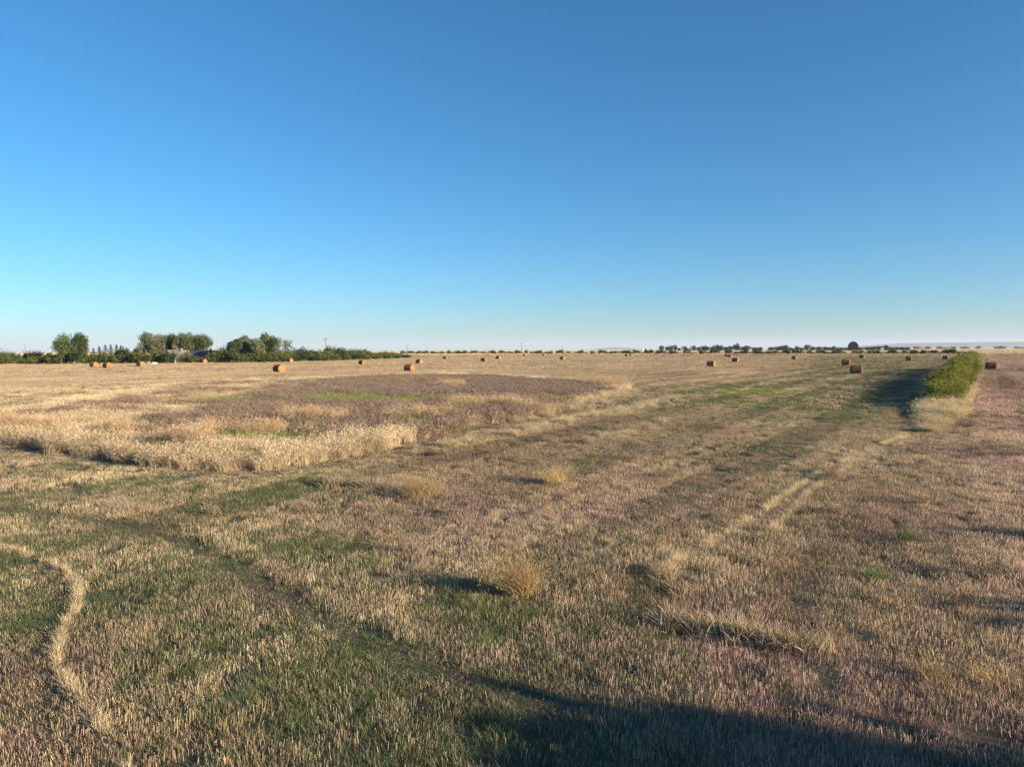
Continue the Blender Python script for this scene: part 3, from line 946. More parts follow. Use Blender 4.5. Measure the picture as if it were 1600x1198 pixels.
# bare tree between the groves
rg = np.random.default_rng(8)
for k, (px, top) in enumerate(((340, 528), (350, 530))):
    root = empty('bare_tree', at(px, 278), 0, ('leafless tree beside the dark roofed house', 'leafless tree at the left edge of the right hand grove')[k], 'tree', 'leafless trees')
    h = ht(px, top, 278)
    tb = MB(); tb.tube([(0, 0, -.1), (.1, 0, h * .4), (0, .1, h)], [.16, .11, .03], 6)
    link('trunk', tb.mesh('trunk', M_birch, True), root)
    bb = MB()
    for j in range(16):
        z = h * rg.uniform(.25, .9); a = rg.uniform(0, 6.28); l = (1.1 - z / h) * h * .45
        e = Vector((math.cos(a) * l * .5, math.sin(a) * l * .5, z + l * .8))
        bb.tube([(0, 0, z), (e.x * .5, e.y * .5, z + l * .3), e], [.06, .045, .02], 4)
    link('branches', bb.mesh('branches', M_birch, True), root)

# young spruces
def spruce(loc, h, w, seed, label):
    rg = np.random.default_rng(seed)
    root = empty('spruce_tree', loc, 0, label, 'tree', 'young spruces of the windbreak')
    tb = MB(); tb.tube([(0, 0, -.1), (0, 0, h * .5), (0, 0, h * .97)], [h * .022, h * .014, h * .004], 6)
    link('trunk', tb.mesh('trunk', M_bark, True), root)
    n = 900
    tl = rg.integers(0, 11, n); zf = (tl + rg.uniform(0, .5, n)) / 11
    a = rg.uniform(0, 6.28, n); rmax = w / 2 * (1.02 - zf) * (1 + .25 * np.sin(tl * 2.3 + a * 3))
    rr = rmax * np.sqrt(rg.uniform(.05, 1, n))
    c = np.stack([rr * np.cos(a), rr * np.sin(a), h * (.06 + .93 * zf) - rr * .28], 1)
    d = np.stack([np.cos(a), np.sin(a), -.3 + rg.normal(0, .2, n)], 1)
    s = np.stack([-np.sin(a), np.cos(a), rg.normal(0, .4, n)], 1)
    sz = .32 * rg.uniform(.6, 1.3, (n, 1))
    v = np.stack([c - d * sz, c + s * sz * .4, c + d * sz, c - s * sz * .4], 1)
    link('crown', quads_mesh('crown', v, rg.uniform(0, 1, n), M_leaf_spruce), root)
    return root
sp_lab = ['first young spruce right of the touching pair of big trees', 'second young spruce, pointed, right of the big pair', 'third young spruce in the row, tallest with a narrow tip',
          'fourth young spruce in the row, slim and tall', 'fifth young spruce in the row', 'sixth young spruce in the row, rather broad', 'last young spruce, next to the tall poplars']
for k, (px, tp) in enumerate(((146, 543), (155, 539.5), (164.5, 537.5), (173, 537), (182, 537), (189, 538.5), (198, 542))):
    spruce(at(px, 285 + k % 2 * 3), ht(px, tp, 285), 4.2 + .4 * (k % 3), 60 + k, sp_lab[k])

# belt bushes
BM = [M_leaf_bush, M_leaf_dark, M_leaf_bush]
bp_ = [make_shrub('belt_bush', (0, 0, 0), 3.0, 4.4, BM[k % 3], 'green bush in the shelterbelt row along the field edge', 'bush', 'shelterbelt bushes', 1100, .36, 200 + k, 13) for k in range(6)]
BL = [(6, 551, 256, 6), (18, 550, 262, 6), (2, 556, 250, 5), (31, 556, 262, 4), (41, 553, 270, 5), (50, 557, 256, 5), (56, 549, 268, 5.5), (65, 552, 258, 5), (74, 549, 268, 5), (80, 556, 256, 5), (88, 552, 258, 5.5),
      (99, 549, 256, 6), (111, 549, 258, 6), (122, 550, 255, 6), (133, 550, 256, 6), (142, 555, 256, 5), (150, 552, 258, 5.5), (160, 551, 256, 6), (170, 553, 258, 6), (180, 551, 257, 6), (190, 546, 259, 6),
      (200, 545, 260, 7), (210, 549, 258, 6), (222, 550, 256, 6), (236, 552, 256, 6), (247, 549, 257, 6), (262, 551, 254, 5.5), (271, 554, 258, 3.6), (283, 552.5, 262, 4.2), (292, 553, 264, 4), (300, 554, 262, 5), (310, 556, 264, 5), (321, 557, 266, 5), (333, 557, 266, 5),
      (340, 549, 268, 6), (349, 546, 270, 6), (358, 547, 268, 6), (368, 548, 266, 6), (380, 550, 266, 6), (392, 551, 268, 6), (404, 549, 268, 6), (416, 551, 268, 6), (428, 549, 270, 6), (440, 550, 272, 6), (452, 547, 274, 6),
      (462, 547, 290, 6), (466, 540, 300, 6), (475, 543, 300, 6), (484, 545, 310, 6), (493, 544, 312, 6), (502, 546, 316, 6), (510, 544, 320, 6), (515, 539, 326, 6.5), (526, 540.5, 330, 6.5), (536, 545, 330, 6), (545, 546, 336, 6),
      (552, 542, 345, 6), (561, 545, 345, 6), (568, 542, 360, 6.5), (577, 545, 360, 6.5), (586, 546, 370, 7), (594, 547, 380, 7), (602, 547, 390, 7), (611, 549, 400, 6.5), (619, 548.5, 410, 6), (628, 552, 420, 6), (637, 552, 430, 6),
      (470, 552, 286, 6), (488, 553, 292, 6), (505, 553, 300, 6), (522, 552, 308, 6), (540, 552, 318, 6), (556, 552, 325, 6), (572, 552, 335, 6), (588, 552, 350, 6), (604, 553, 365, 6), (620, 554, 380, 5), (634, 555, 400, 5)]
rg = np.random.default_rng(31)
for i, (px, tp, Y, wd) in enumerate(BL):
    H = max(ht(px, tp, Y), 1.2) * rg.uniform(.75, 1.08) * (.85 if px > 470 else 1)
    o = bp_[i] if i < 6 else copy_tree(bp_[int(rg.integers(0, 6))])
    o.location = at(px, Y); o.rotation_euler = (0, 0, rg.uniform(0, 6.28))
    o.scale = (wd / 4.4 * 1.15, wd / 4.4 * 1.15, H / 3.0)
for i in range(24):                                   # the belt goes on beyond the left frame edge
    px = -10 - i * 11
    o = copy_tree(bp_[int(rg.integers(0, 6))], at(px, 250 + rg.uniform(0, 14)), rg.uniform(0, 6.28), (1.3, 1.3, rg.uniform(.9, 1.6)))

# --- thin shrub row across the field, far
a_, b_ = np.array(P(628, 553.2)), np.array(P(1505, 553.6))
rp_ = [make_shrub('row_shrub', (0, 0, 0), 3.2, 5.0, (M_leaf_dark, M_leaf_bush, M_leaf_dark, M_leaf_dark)[k], 'small shrub in the thin row crossing the far field', 'shrub', 'shrubs in the far row', 420, .55, 400 + k, 11) for k in range(4)]
rg = np.random.default_rng(12)
n_row = 230
for i in range(n_row):
    if i >= 4 and rg.uniform() < .10: continue
    t = (i + rg.uniform(-.4, .4)) / (n_row - 1)
    p = a_ + (b_ - a_) * t
    o = rp_[i] if i < 4 else copy_tree(rp_[int(rg.integers(0, 4))])
    o.location = (p[0], p[1] + rg.normal(0, 2), 0); o.rotation_euler = (0, 0, rg.uniform(0, 6.28))
    s = rg.uniform(.75, 1.15)
    o.scale = (s * 1.35, s * 1.2, rg.uniform(.7, 1.3)) if i % 5 < 3 else (s * 2.2, s * 1.2, rg.uniform(.42, .6))

# --- far grove with the barn
fp = [make_tree('grove_tree', (0, 0, 0), 11.0, 13.0, M_leaf_far, M_bark, 'dark tree in the far grove on the horizon', 'tree', 'trees of the far grove', nb=16, nl=900, leaf=1.1, z0=.02, seed=500 + k) for k in range(4)]
FT = [(1034, 539, 7), (1042, 540, 6), (1047, 538, 6), (1054, 538, 6), (1062, 543, 5), (1069, 540, 6), (1076, 543, 6), (1083, 539, 6), (1090, 542, 7), (1097, 540, 8), (1104, 539, 8), (1112, 541, 8), (1119, 538, 8), (1126, 538, 8),
      (1133, 541, 8), (1141, 540, 8), (1150, 535, 10), (1159, 541, 8), (1168, 539.5, 11), (1178, 542, 8), (1187, 541, 8), (1205, 541, 8), (1213, 541, 8), (1221, 538.5, 8), (1228, 538.5, 8), (1237, 542, 8), (1246, 539.5, 8), (1253, 542.5, 6),
      (1262, 537.5, 8), (1271, 541, 8), (1280, 541, 8), (1288, 541, 8), (1296, 542, 8), (1303, 539.5, 7), (1312, 541.5, 8), (1321, 542.5, 8), (1345, 542, 8), (1354, 541.5, 8), (1363, 541, 8), (1372, 540, 9), (1383, 538.5, 8),
      (1392, 541, 8), (1401, 541.5, 8), (1410, 541, 8), (1418, 541.5, 6)]
rg = np.random.default_rng(77)
for i, (px, tp, wpx) in enumerate(FT):
    Y = 1350 + rg.uniform(-40, 120) - (px - 1034) * .5
    o = fp[i] if i < 4 else copy_tree(fp[int(rg.integers(0, 4))])
    o.location = at(px, Y); o.rotation_euler = (0, 0, rg.uniform(0, 6.28))
    o.scale = (wpx / F * Y / 13 * 1.7,) * 2 + (ht(px, tp, Y) / 11.0,)
fg = ['small dark tree beside the white grain bin', 'lone tree clump on the far horizon left of the white grain bin']
for k, (px, tp, wpx) in enumerate(((1008.5, 544, 4), (990, 546, 14))):
    o = copy_tree(fp[k], at(px, 1400), 1.0); o.scale = (wpx / F * 1400 / 13,) * 2 + (ht(px, tp, 1400) / 11.0,)
    o['label'] = fg[k]
# very distant clumps along the horizon
vf = [make_tree('horizon_tree', (0, 0, 0), 14.0, 40.0, M_leaf_far, M_bark, 'faint tree clump on the distant right horizon', 'tree', 'trees on the distant horizon', nb=26, nl=500, leaf=3.2, z0=.0, seed=600 + k) for k in range(2)]
k = 0
for px in (1431, 1434, 1438, 1449, 1451, 1466, 1470, 1473, 1475, 1478, 1489, 1504, 1508, 1511, 1526, 1529, 1557, 1561, 1564, 1568, 1588, 1596, 1599, 1612, 1640):
    Y = 3600 + rg.uniform(-300, 300)
    o = vf[k] if k < 2 else copy_tree(vf[k % 2])
    o.location = at(px, Y); o.rotation_euler = (0, 0, rg.uniform(0, 6.28)); o.scale = (rg.uniform(.3, 1.3), .7, rg.uniform(.3, 1.0))
    k += 1

# ------------------------------------------------------------------ buildings
M_white = rough_mat('white_paint', (.72, .71, .68), (.82, .81, .79), 8, .6, .05)
M_grey = rough_mat('grey_siding', (.20, .19, .18), (.28, .27, .26), 3, .8, .15, stretch=(.4, .4, 6))
M_roof = rough_mat('grey_shingles', (.16, .15, .14), (.26, .24, .23), 6, .9, .3)
M_roofd = rough_mat('dark_shingles', (.035, .04, .055), (.06, .065, .085), 6, .8, .3)
M_beige = rough_mat('beige_siding', (.42, .37, .30), (.52, .46, .38), 3, .8, .15, stretch=(.4, .4, 6))
M_barn = rough_mat('weathered_red_boards', (.05, .020, .018), (.09, .034, .028), 2, .9, .3, stretch=(6, 6, .3))
M_barnroof = rough_mat('barn_shingles', (.07, .035, .035), (.12, .06, .055), 3, .9, .3)
M_steel = rough_mat('galvanised_steel', (.55, .56, .57), (.72, .73, .74), 5, .45, .1)
M_pole = rough_mat('pole_wood', (.12, .095, .075), (.22, .18, .14), 5, .9, .2, stretch=(4, 4, .5))
M_ceramic = rough_mat('insulator_ceramic', (.35, .33, .3), (.45, .42, .4), 5, .35, .0)
mg, ntg, og = new_mat('window_glass')
bg = ntg.nodes.new('ShaderNodeBsdfPrincipled'); bg.inputs['Base Color'].default_value = (.03, .035, .04, 1); bg.inputs['Roughness'].default_value = .08
ntg.links.new(bg.outputs[0], og.inputs['Surface'])

def gable_house(loc, rz, w, d, eave, ridge, wall, roof, trim, label, across=False):
    """gable end faces local -Y; with across=True the ridge runs along local X"""
    root = empty('farm_house', loc, rz, label, 'house')
    b = MB()
    if not across:
        b.add([(-w / 2, -d / 2, 0), (w / 2, -d / 2, 0), (w / 2, -d / 2, eave), (0, -d / 2, ridge), (-w / 2, -d / 2, eave),
               (-w / 2, d / 2, 0), (w / 2, d / 2, 0), (w / 2, d / 2, eave), (0, d / 2, ridge), (-w / 2, d / 2, eave)],
              [(0, 1, 2, 3, 4), (9, 8, 7, 6, 5), (1, 6, 7, 2), (5, 0, 4, 9)])
        hx, hy = w / 2, d / 2
    else:
        b.add([(-w / 2, -d / 2, 0), (-w / 2, d / 2, 0), (-w / 2, d / 2, eave), (-w / 2, 0, ridge), (-w / 2, -d / 2, eave),
               (w / 2, -d / 2, 0), (w / 2, d / 2, 0), (w / 2, d / 2, eave), (w / 2, 0, ridge), (w / 2, -d / 2, eave)],
              [(4, 3, 2, 1, 0), (5, 6, 7, 8, 9), (0, 5, 9, 4), (6, 1, 2, 7)])
    link('wall', b.mesh('wall', wall), root)
    r = MB(); ov = .45; th = .16
    for s in (-1, 1):
        if not across:
            sl = (ridge - eave) / (w / 2)
            x1, z1 = s * (w / 2 + ov), eave - ov * sl
            v = [(0, -d / 2 - ov, ridge + .02), (0, d / 2 + ov, ridge + .02), (x1, d / 2 + ov, z1 + .02), (x1, -d / 2 - ov, z1 + .02)]
        else:
            sl = (ridge - eave) / (d / 2)
            y1, z1 = s * (d / 2 + ov), eave - ov * sl
            v = [(-w / 2 - ov, 0, ridge + .02), (w / 2 + ov, 0, ridge + .02), (w / 2 + ov, y1, z1 + .02), (-w / 2 - ov, y1, z1 + .02)]
        v += [(a, b_, c + th) for a, b_, c in v]
        r.add(v, [(0, 1, 2, 3), (7, 6, 5, 4), (0, 4, 5, 1), (1, 5, 6, 2), (2, 6, 7, 3), (3, 7, 4, 0)])
    rf = link('roof', r.mesh('roof', roof), root)
    # barge boards on the gable ends
    if not across:
        for ye in (-d / 2 - ov - .035, d / 2 + ov + .035):
            tr = MB()
            for s in (-1, 1):
                sl = (ridge - eave) / (w / 2); x1, z1 = s * (w / 2 + ov), eave - ov * sl
                v = [(0, ye - .03, ridge - .14), (x1, ye - .03, z1 - .14), (x1, ye - .03, z1 + .24), (0, ye - .03, ridge + .24)]
                v += [(a, b_ + .06, c) for a, b_, c in v]
                tr.add(v, [(0, 1, 2, 3), (7, 6, 5, 4), (0, 4, 5, 1), (1, 5, 6, 2), (2, 6, 7, 3), (3, 7, 4, 0)])
            link('barge_board', tr.mesh('barge_board', trim), rf)
    c = MB(); c.box(-.35 + w * .2, .35 + w * .2, .2, .9, ridge - .9, ridge + .8)
    link('chimney', c.mesh('chimney', M_grey), rf)
    yf = -d / 2
    for wx in (-w * .28, w * .28):
        fr = MB(); fr.box(wx - .7, wx + .7, yf - .06, yf + .02, 1.0, 2.2)
        fo = link('window', fr.mesh('window', trim), root)
        pn = MB(); pn.box(wx - .58, wx + .58, yf - .075, yf - .05, 1.1, 2.1)
        link('pane', pn.mesh('pane', mg), fo)
    dr = MB(); dr.box(-.5, .5, yf - .07, yf + .02, .02, 2.1)
    do = link('door', dr.mesh('door', trim), root)
    hn = MB(); hn.tube([(.38, yf - .07, 1.0), (.38, yf - .16, 1.0)], [.04, .04], 6)
    link('handle', hn.mesh('handle', M_steel), do)
    return root
gable_house(at(275, 276), -.2, 9.5, 11, 2.6, 4.9, M_grey, M_roof, M_white, 'low grey house with white edged gable among the tall poplars')
gable_house(at(321, 282), .12, 9.0, 8, 2.3, 4.7, M_beige, M_roofd, M_white, 'house with a dark slate blue roof half hidden by bushes', True)
gable_house(at(208, 288), .3, 5.5, 6, 2.6, 5.2, M_grey, M_roofd, M_white, 'small dark roofed building left of the tall poplars')

# the barn: gothic arched roof
def barn(loc, rz, w, h, d):
    root = empty('arched_barn', loc, rz, 'dark red barn with a high rounded roof at the end of the far grove', 'barn')
    n = 14
    prof = []
    for i in range(n + 1):
        a = math.pi * i / n
        prof.append((-math.cos(a) * w / 2 * (1.02 if 0 < i < n else 1), h * .30 + (h * .70) * math.sin(a) ** .82))
    b = MB()
    for ye, flip in ((-d / 2, False), (d / 2, True)):
        v = [(-w / 2, ye, 0)] + [(x * .985, ye, z - .15) for x, z in prof] + [(w / 2, ye, 0)]
        f_ = tuple(range(len(v)))
        b.add(v, [f_[::-1] if not flip else f_])
    for s in (-1, 1):
        b.box(s * w / 2 - .1, s * w / 2 + .1, -d / 2 + .02, d / 2 - .02, 0, h * .31)
    link('wall', b.mesh('wall', M_barn), root)
    r = MB()
    vs = [(x, y_, z) for y_ in (-d / 2 - .6, d / 2 + .6) for x, z in prof] + [(x * 1.03, y_, z + .2) for y_ in (-d / 2 - .6, d / 2 + .6) for x, z in prof]
    k = n + 1
    fs = []
    for i in range(n):
        fs += [(2 * k + i, 2 * k + i + 1, 3 * k + i + 1, 3 * k + i), (i + 1, i, k + i, k + i + 1), (i, i + 1, 2 * k + i + 1, 2 * k + i), (k + i + 1, k + i, 3 * k + i, 3 * k + i + 1)]
    r.add(vs, fs)
    link('roof', r.mesh('roof', M_barnroof, True), root)
    dd = MB(); dd.box(-2.0, 2.0, -d / 2 - .14, -d / 2 - .02, .05, 4.0)
    link('door', dd.mesh('door', M_barn), root)
    ld = MB(); ld.box(-1.0, 1.0, -d / 2 - .12, -d / 2 - .02, h * .6, h * .78)
    link('loft_door', ld.mesh('loft_door', M_barn), root)
barn(at(1333, 1160), -.45, 15.5, ht(1333, 533.5, 1160), 12)

# grain bin
root = empty('grain_bin', at(1004, 1380), 0, 'small white steel grain bin on the far horizon', 'grain bin')
b = MB(); b.tube([(0, 0, 0), (0, 0, 4.4)], [2.3, 2.3], 20); link('shell', b.mesh('shell', M_white), root)
b = MB(); b.tube([(0, 0, 4.4), (0, 0, 5.5)], [2.45, .3], 20); link('roof', b.mesh('roof', M_steel), root)
b = MB(); b.box(-.6, .6, -2.4, -2.2, .3, 2.2); link('door', b.mesh('door', M_steel), root)

# farmyard clutter by the poplars: white tarped heap and a pale stone pile
def heap(name, loc, w, d, h, mat, label, seed):
    rg = np.random.default_rng(seed)
    b = MB(); na, nr = 22, 7
    vs, fs = [], []
    for i in range(nr + 1):
        t = i / nr
        for k in range(na):
            a = 2 * math.pi * k / na
            q = 1 + rg.normal(0, .07)
            vs.append((math.cos(a) * w / 2 * (1 - t ** 1.6) * q, math.sin(a) * d / 2 * (1 - t ** 1.6) * q, h * (1 - (1 - t) ** 2) * (1 + rg.normal(0, .06)) - (.05 if i == 0 else 0)))
    for i in range(nr):
        for k in range(na):
            k2 = (k + 1) % na
            fs.append((i * na + k, i * na + k2, (i + 1) * na + k2, (i + 1) * na + k))
    b.add(vs, fs)
    o = link(name, b.mesh(name, mat, True))
    o.location = loc
    tag(o, label, 'heap')
heap('tarpaulin_heap', at(240, 248), 2.6, 2.0, .75, M_white, 'low heap under a white cover at the foot of the poplars', 3)
heap('stone_pile', at(231, 252), 2.2, 1.6, 1.0, M_grey, 'pale stone pile just left of the white covered heap', 4)

# utility poles
PL = [(509, 527.5, 'tall utility pole rising behind the left shelterbelt'), (637, 537, 'utility pole just right of the shelterbelt end'), (815, 535.5, 'dark utility pole standing in the far shrub row, near the photo centre'),
      (879, 539.5, 'utility pole right of the one in the shrub row, thinner'), (736, 541, 'faint utility pole far away left of the pole in the shrub row'), (759, 541.5, 'faintest utility pole, farthest away on the horizon'),
      (39, 537.5, 'faint pole far left, left of the big touching trees')]
pb = None
for i, (px, tp, lab) in enumerate(PL):
    hzn = 546.5 - (px - 800) * .0043
    Y = (10.8 - CAMH) * F / (hzn - tp)
    if pb is None:
        pb = empty('utility_pole', (0, 0, 0), 0, lab, 'utility pole', 'utility poles')
        b = MB(); b.tube([(0, 0, -.3), (0, 0, 5), (0, 0, 10.8)], [.21, .18, .14], 8); link('pole', b.mesh('pole', M_pole, True), pb)
        b = MB(); b.box(-1.2, 1.2, -.30, -.16, 9.9, 10.05); ca = link('crossarm', b.mesh('crossarm', M_pole), pb)
        for xx in (-1.05, .45, 1.05):
            b = MB(); b.tube([(xx, -.23, 10.05), (xx, -.23, 10.16), (xx, -.23, 10.28)], [.03, .07, .04], 8); link('insulator', b.mesh('insulator', M_ceramic, True), ca)
        o = pb
    else:
        o = copy_tree(pb)
    o.location = at(px, Y); o.rotation_euler = (0, 0, .3); o['label'] = lab

# marker stakes beside the hedge
for px, py, tp, lab in ((1528, 573, 567, 'short pale stake between the hedge and the field at right'), (1555, 596, 586, 'thin pale stake in the right field below the bale')):
    x, y = P(px, py); d = (py - (546.5 - (px - 800) * .0043))
    b = MB(); h = (py - tp) / d * CAMH; b.tube([(0, 0, -.1), (.02, 0, h * .6), (.03, .01, h)], [.035, .033, .025], 6)
    o = link('marker_stake', b.mesh('marker_stake', M_birch, True)); o.location = (x, y, 0)
    tag(o, lab, 'stake')

# ------------------------------------------------------------------ hay bales
def straw_mat(name, c1, c2, banded):
    m, nt, out = new_mat(name)
    N, Lk = nt.nodes, nt.links
    tc = N.new('ShaderNodeTexCoord')
    mp = N.new('ShaderNodeMapping'); mp.inputs['Scale'].default_value = (9, 2.0, 2.0) if banded else (1, 1, 1)
    Lk.new(tc.outputs['Object'], mp.inputs['Vector'])
    nz = N.new('ShaderNodeTexNoise'); nz.inputs['Scale'].default_value = 1.2 if banded else 6; nz.inputs['Detail'].default_value = 8; nz.inputs['Roughness'].default_value = .7
    Lk.new(mp.outputs[0], nz.inputs['Vector'])
    fac = nz.outputs['Fac']
    if not banded:      # rolled layers on the end faces
        sp = N.new('ShaderNodeSeparateXYZ'); Lk.new(tc.outputs['Object'], sp.inputs[0])
        cb = N.new('ShaderNodeCombineXYZ'); Lk.new(sp.outputs['Y'], cb.inputs['X']); Lk.new(sp.outputs['Z'], cb.inputs['Y'])
        wv = N.new('ShaderNodeTexWave'); wv.wave_type = 'RINGS'; wv.rings_direction = 'Z'; wv.inputs['Scale'].default_value = 4; wv.inputs['Distortion'].default_value = 2.5; wv.inputs['Detail'].default_value = 3
        Lk.new(cb.outputs[0], wv.inputs['Vector'])
        mx = N.new('ShaderNodeMath'); mx.operation = 'MULTIPLY_ADD'; mx.inputs[1].default_value = .45
        Lk.new(wv.outputs['Fac'], mx.inputs[0])
        m2 = N.new('ShaderNodeMath'); m2.operation = 'MULTIPLY'; m2.inputs[1].default_value = .6; Lk.new(nz.outputs['Fac'], m2.inputs[0])
        Lk.new(m2.outputs[0], mx.inputs[2]); fac = mx.outputs[0]
    rp = N.new('ShaderNodeValToRGB'); rp.color_ramp.elements[0].position, rp.color_ramp.elements[1].position = .3, .72
    rp.color_ramp.elements[0].color, rp.color_ramp.elements[1].color = (*c1, 1), (*c2, 1)
    Lk.new(fac, rp.inputs['Fac'])
    oi = N.new('ShaderNodeObjectInfo')
    hs_ = N.new('ShaderNodeHueSaturation'); r2 = N.new('ShaderNodeMapRange'); r2.inputs['To Min'].default_value = .8; r2.inputs['To Max'].default_value = 1.15
    Lk.new(oi.outputs['Random'], r2.inputs['Value']); Lk.new(r2.outputs[0], hs_.inputs['Value']); Lk.new(rp.outputs[0], hs_.inputs['Color'])
    b = N.new('ShaderNodeBsdfPrincipled'); b.inputs['Roughness'].default_value = .9; b.inputs['Specular IOR Level'].default_value = .15
    Lk.new(hs_.outputs[0], b.inputs['Base Color'])
    bp = N.new('ShaderNodeBump'); bp.inputs['Strength'].default_value = .8; bp.inputs['Distance'].default_value = .04
    Lk.new(fac, bp.inputs['Height']); Lk.new(bp.outputs[0], b.inputs['Normal'])
    Lk.new(b.outputs[0], out.inputs['Surface'])
    return m
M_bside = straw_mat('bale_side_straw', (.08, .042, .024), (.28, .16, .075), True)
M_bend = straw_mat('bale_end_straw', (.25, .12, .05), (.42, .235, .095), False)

def make_bale():
    R, Ln = .84, 1.72
    rg = np.random.default_rng(3)
    root = empty('hay_bale', (0, 0, 0))
    ns, nl = 48, 16
    def radial(a, u):
        return R * (1 + .018 * math.sin(u * 9 + a * 2) + .012 * math.sin(a * 7 + u * 3)) * (1 - .05 * abs(2 * u - 1) ** 6)
    b = MB(); vs, fs = [], []
    for i in range(nl + 1):
        u = i / nl
        for k in range(ns):
            a = 2 * math.pi * k / ns
            q = radial(a, u) * (1 + rg.normal(0, .006))
            z = q * math.sin(a)
            if z < -R * .93: z = -R * .93            # flattened where it sits
            vs.append(((u - .5) * Ln, q * math.cos(a), z + R * .93))
    for i in range(nl):
        for k in range(ns):
            k2 = (k + 1) % ns
            fs.append((i * ns + k, i * ns + k2, (i + 1) * ns + k2, (i + 1) * ns + k))
    b.add(vs, fs)
    for k in range(420):                              # loose straws standing off the roll
        u, a = rg.uniform(0, 1), rg.uniform(-.3, math.pi + .3)
        q = radial(a, u)
        p = np.array([(u - .5) * Ln, q * math.cos(a), q * math.sin(a) + R * .93])
        d = np.array([rg.normal(0, .5), math.cos(a), math.sin(a)]) * rg.uniform(.04, .12) + np.array([0, -math.sin(a), math.cos(a)]) * rg.normal(0, .1)
        s = np.array([rg.normal(), rg.normal(), rg.normal()]) * .006
        b.add([p - s, p + s, p + d], [(0, 1, 2)])
    link('rolled_side', b.mesh('rolled_side', M_bside, True), root)
    for s in (-1, 1):
        e = MB(); vs, fs = [], []
        nr = 10
        for i in range(nr + 1):
            t = i / nr
            for k in range(ns):
                a = 2 * math.pi * k / ns
                q = radial(a, 0 if s < 0 else 1) * max(t, .01) * .998
                z = q * math.sin(a)
                if z < -R * .93: z = -R * .93
                xx = s * (Ln / 2 + .07 * (1 - t ** 4) + (.018 if i % 2 else -.012) * (t < .98) + rg.normal(0, .006) * (t < .98))
                vs.append((xx, q * math.cos(a), z + R * .93))
        for i in range(nr):
            for k in range(ns):
                k2 = (k + 1) % ns
                f_ = (i * ns + k, i * ns + k2, (i + 1) * ns + k2, (i + 1) * ns + k)
                fs.append(f_ if s < 0 else f_[::-1])
        e.add(vs, fs)
        link('bale_end', e.mesh('bale_end', M_bend), root)
    return root

BA = [ # px centre, base py, label
 (147, 574, 'round hay bale left of the one touching its corner, leftmost of all'),
 (168, 575.3, 'round hay bale second from the left, its flat end glowing orange'),
 (220, 572.8, 'round hay bale just below the white covered heap'),
 (318.5, 567.6, 'round hay bale below the dark roofed house'),
 (436, 582, 'large round hay bale nearest at left, in front of the right hand grove'),
 (453, 566.6, 'round hay bale at the field edge below the right end of the grove'),
 (566, 570.2, 'round hay bale below the tapering end of the shelterbelt'),
 (639.5, 580.2, 'large round hay bale casting a long thin shadow, behind the mauve weeds'),
 (655, 568.6, 'round hay bale just behind the large one with the long shadow'),
 (696, 561.6, 'small round hay bale right of the shelterbelt end'),
 (756, 565.6, 'round hay bale with a small dark weed to its left'),
 (778.5, 561.7, 'small round hay bale behind the one with the dark weed'),
 (820, 556.9, 'tiny round hay bale below the pole in the shrub row'),
 (849, 557, 'tiny round hay bale between the shrub row pole and the next pole'),
 (878.5, 562.6, 'round hay bale alone below the thin pole, sunlit sliver on its right'),
 (979, 557.2, 'tiny dark hay bale by the shrub row, left of an overlapping one'),
 (985.5, 556, 'tiny pale hay bale partly hidden behind a darker one'),
 (1111, 573.9, 'round hay bale with dark side and orange end, nearest below the far grove'),
 (1149, 566.6, 'round hay bale with dark banded side, right of the nearer one below the far grove'),
 (1139.5, 558.9, 'small dark hay bale behind the banded one'),
 (1134, 557.2, 'tiny dark hay bale peeking out left of another small one'),
 (1241, 562.2, 'dark round hay bale alone in mid field'),
 (1231.5, 555.4, 'tiny pale hay bale at the foot of the shrub row'),
 (1321.5, 571.2, 'dark round hay bale just behind and left of the biggest right hand bale'),
 (1337.5, 584.4, 'biggest round hay bale at right with streaked dark side, by the hedge shadow'),
 (1346.5, 560.4, 'small dark hay bale behind the biggest right hand bale'),
 (1419.5, 563.7, 'dark round hay bale on the green strip left of the hedge'),
 (1477, 562, 'dark hay bale tucked against the far part of the hedge'),
 (1548, 577.9, 'dark round hay bale right of the hedge'),
]
FAR = [(1440, 546.9), (1451.5, 546.9), (1460.5, 546.8), (1492, 546.7), (1502, 546.6), (1515.5, 546.5), (1538, 546.4), (1545.5, 546.4)]
far_lab = ['dark far bale, leftmost of the row beyond the hedge', 'dark far bale, second from the left beyond the hedge', 'dark far bale, third from the left beyond the hedge', 'dark far bale above the hedge end, left of its middle',
           'dark far bale directly above the hedge end', 'dark far bale right of the hedge end', 'dark far bale, left of the last two at right', 'dark far bale, rightmost of the row']
b0 = make_bale()
rg = np.random.default_rng(44)
for i, (px, py, lab) in enumerate(BA + [(a, b_, l) for (a, b_), l in zip(FAR, far_lab)]):
    x, y = P(px, py)
    o = b0 if i == 0 else copy_tree(b0)
    o.location = (x, y, float(hz(np.array([x]), np.array([y]))[0]) - .03)
    o.rotation_euler = (0, 0, -math.radians(32) + rg.normal(0, .07))
    s = rg.uniform(.96, 1.05)
    o.scale = (s * rg.uniform(.97, 1.08), s, s * rg.uniform(.97, 1.03))
    tag(o, lab, 'hay bale', 'round hay bales on the field' if i < len(BA) else 'far hay bales beyond the hedge')

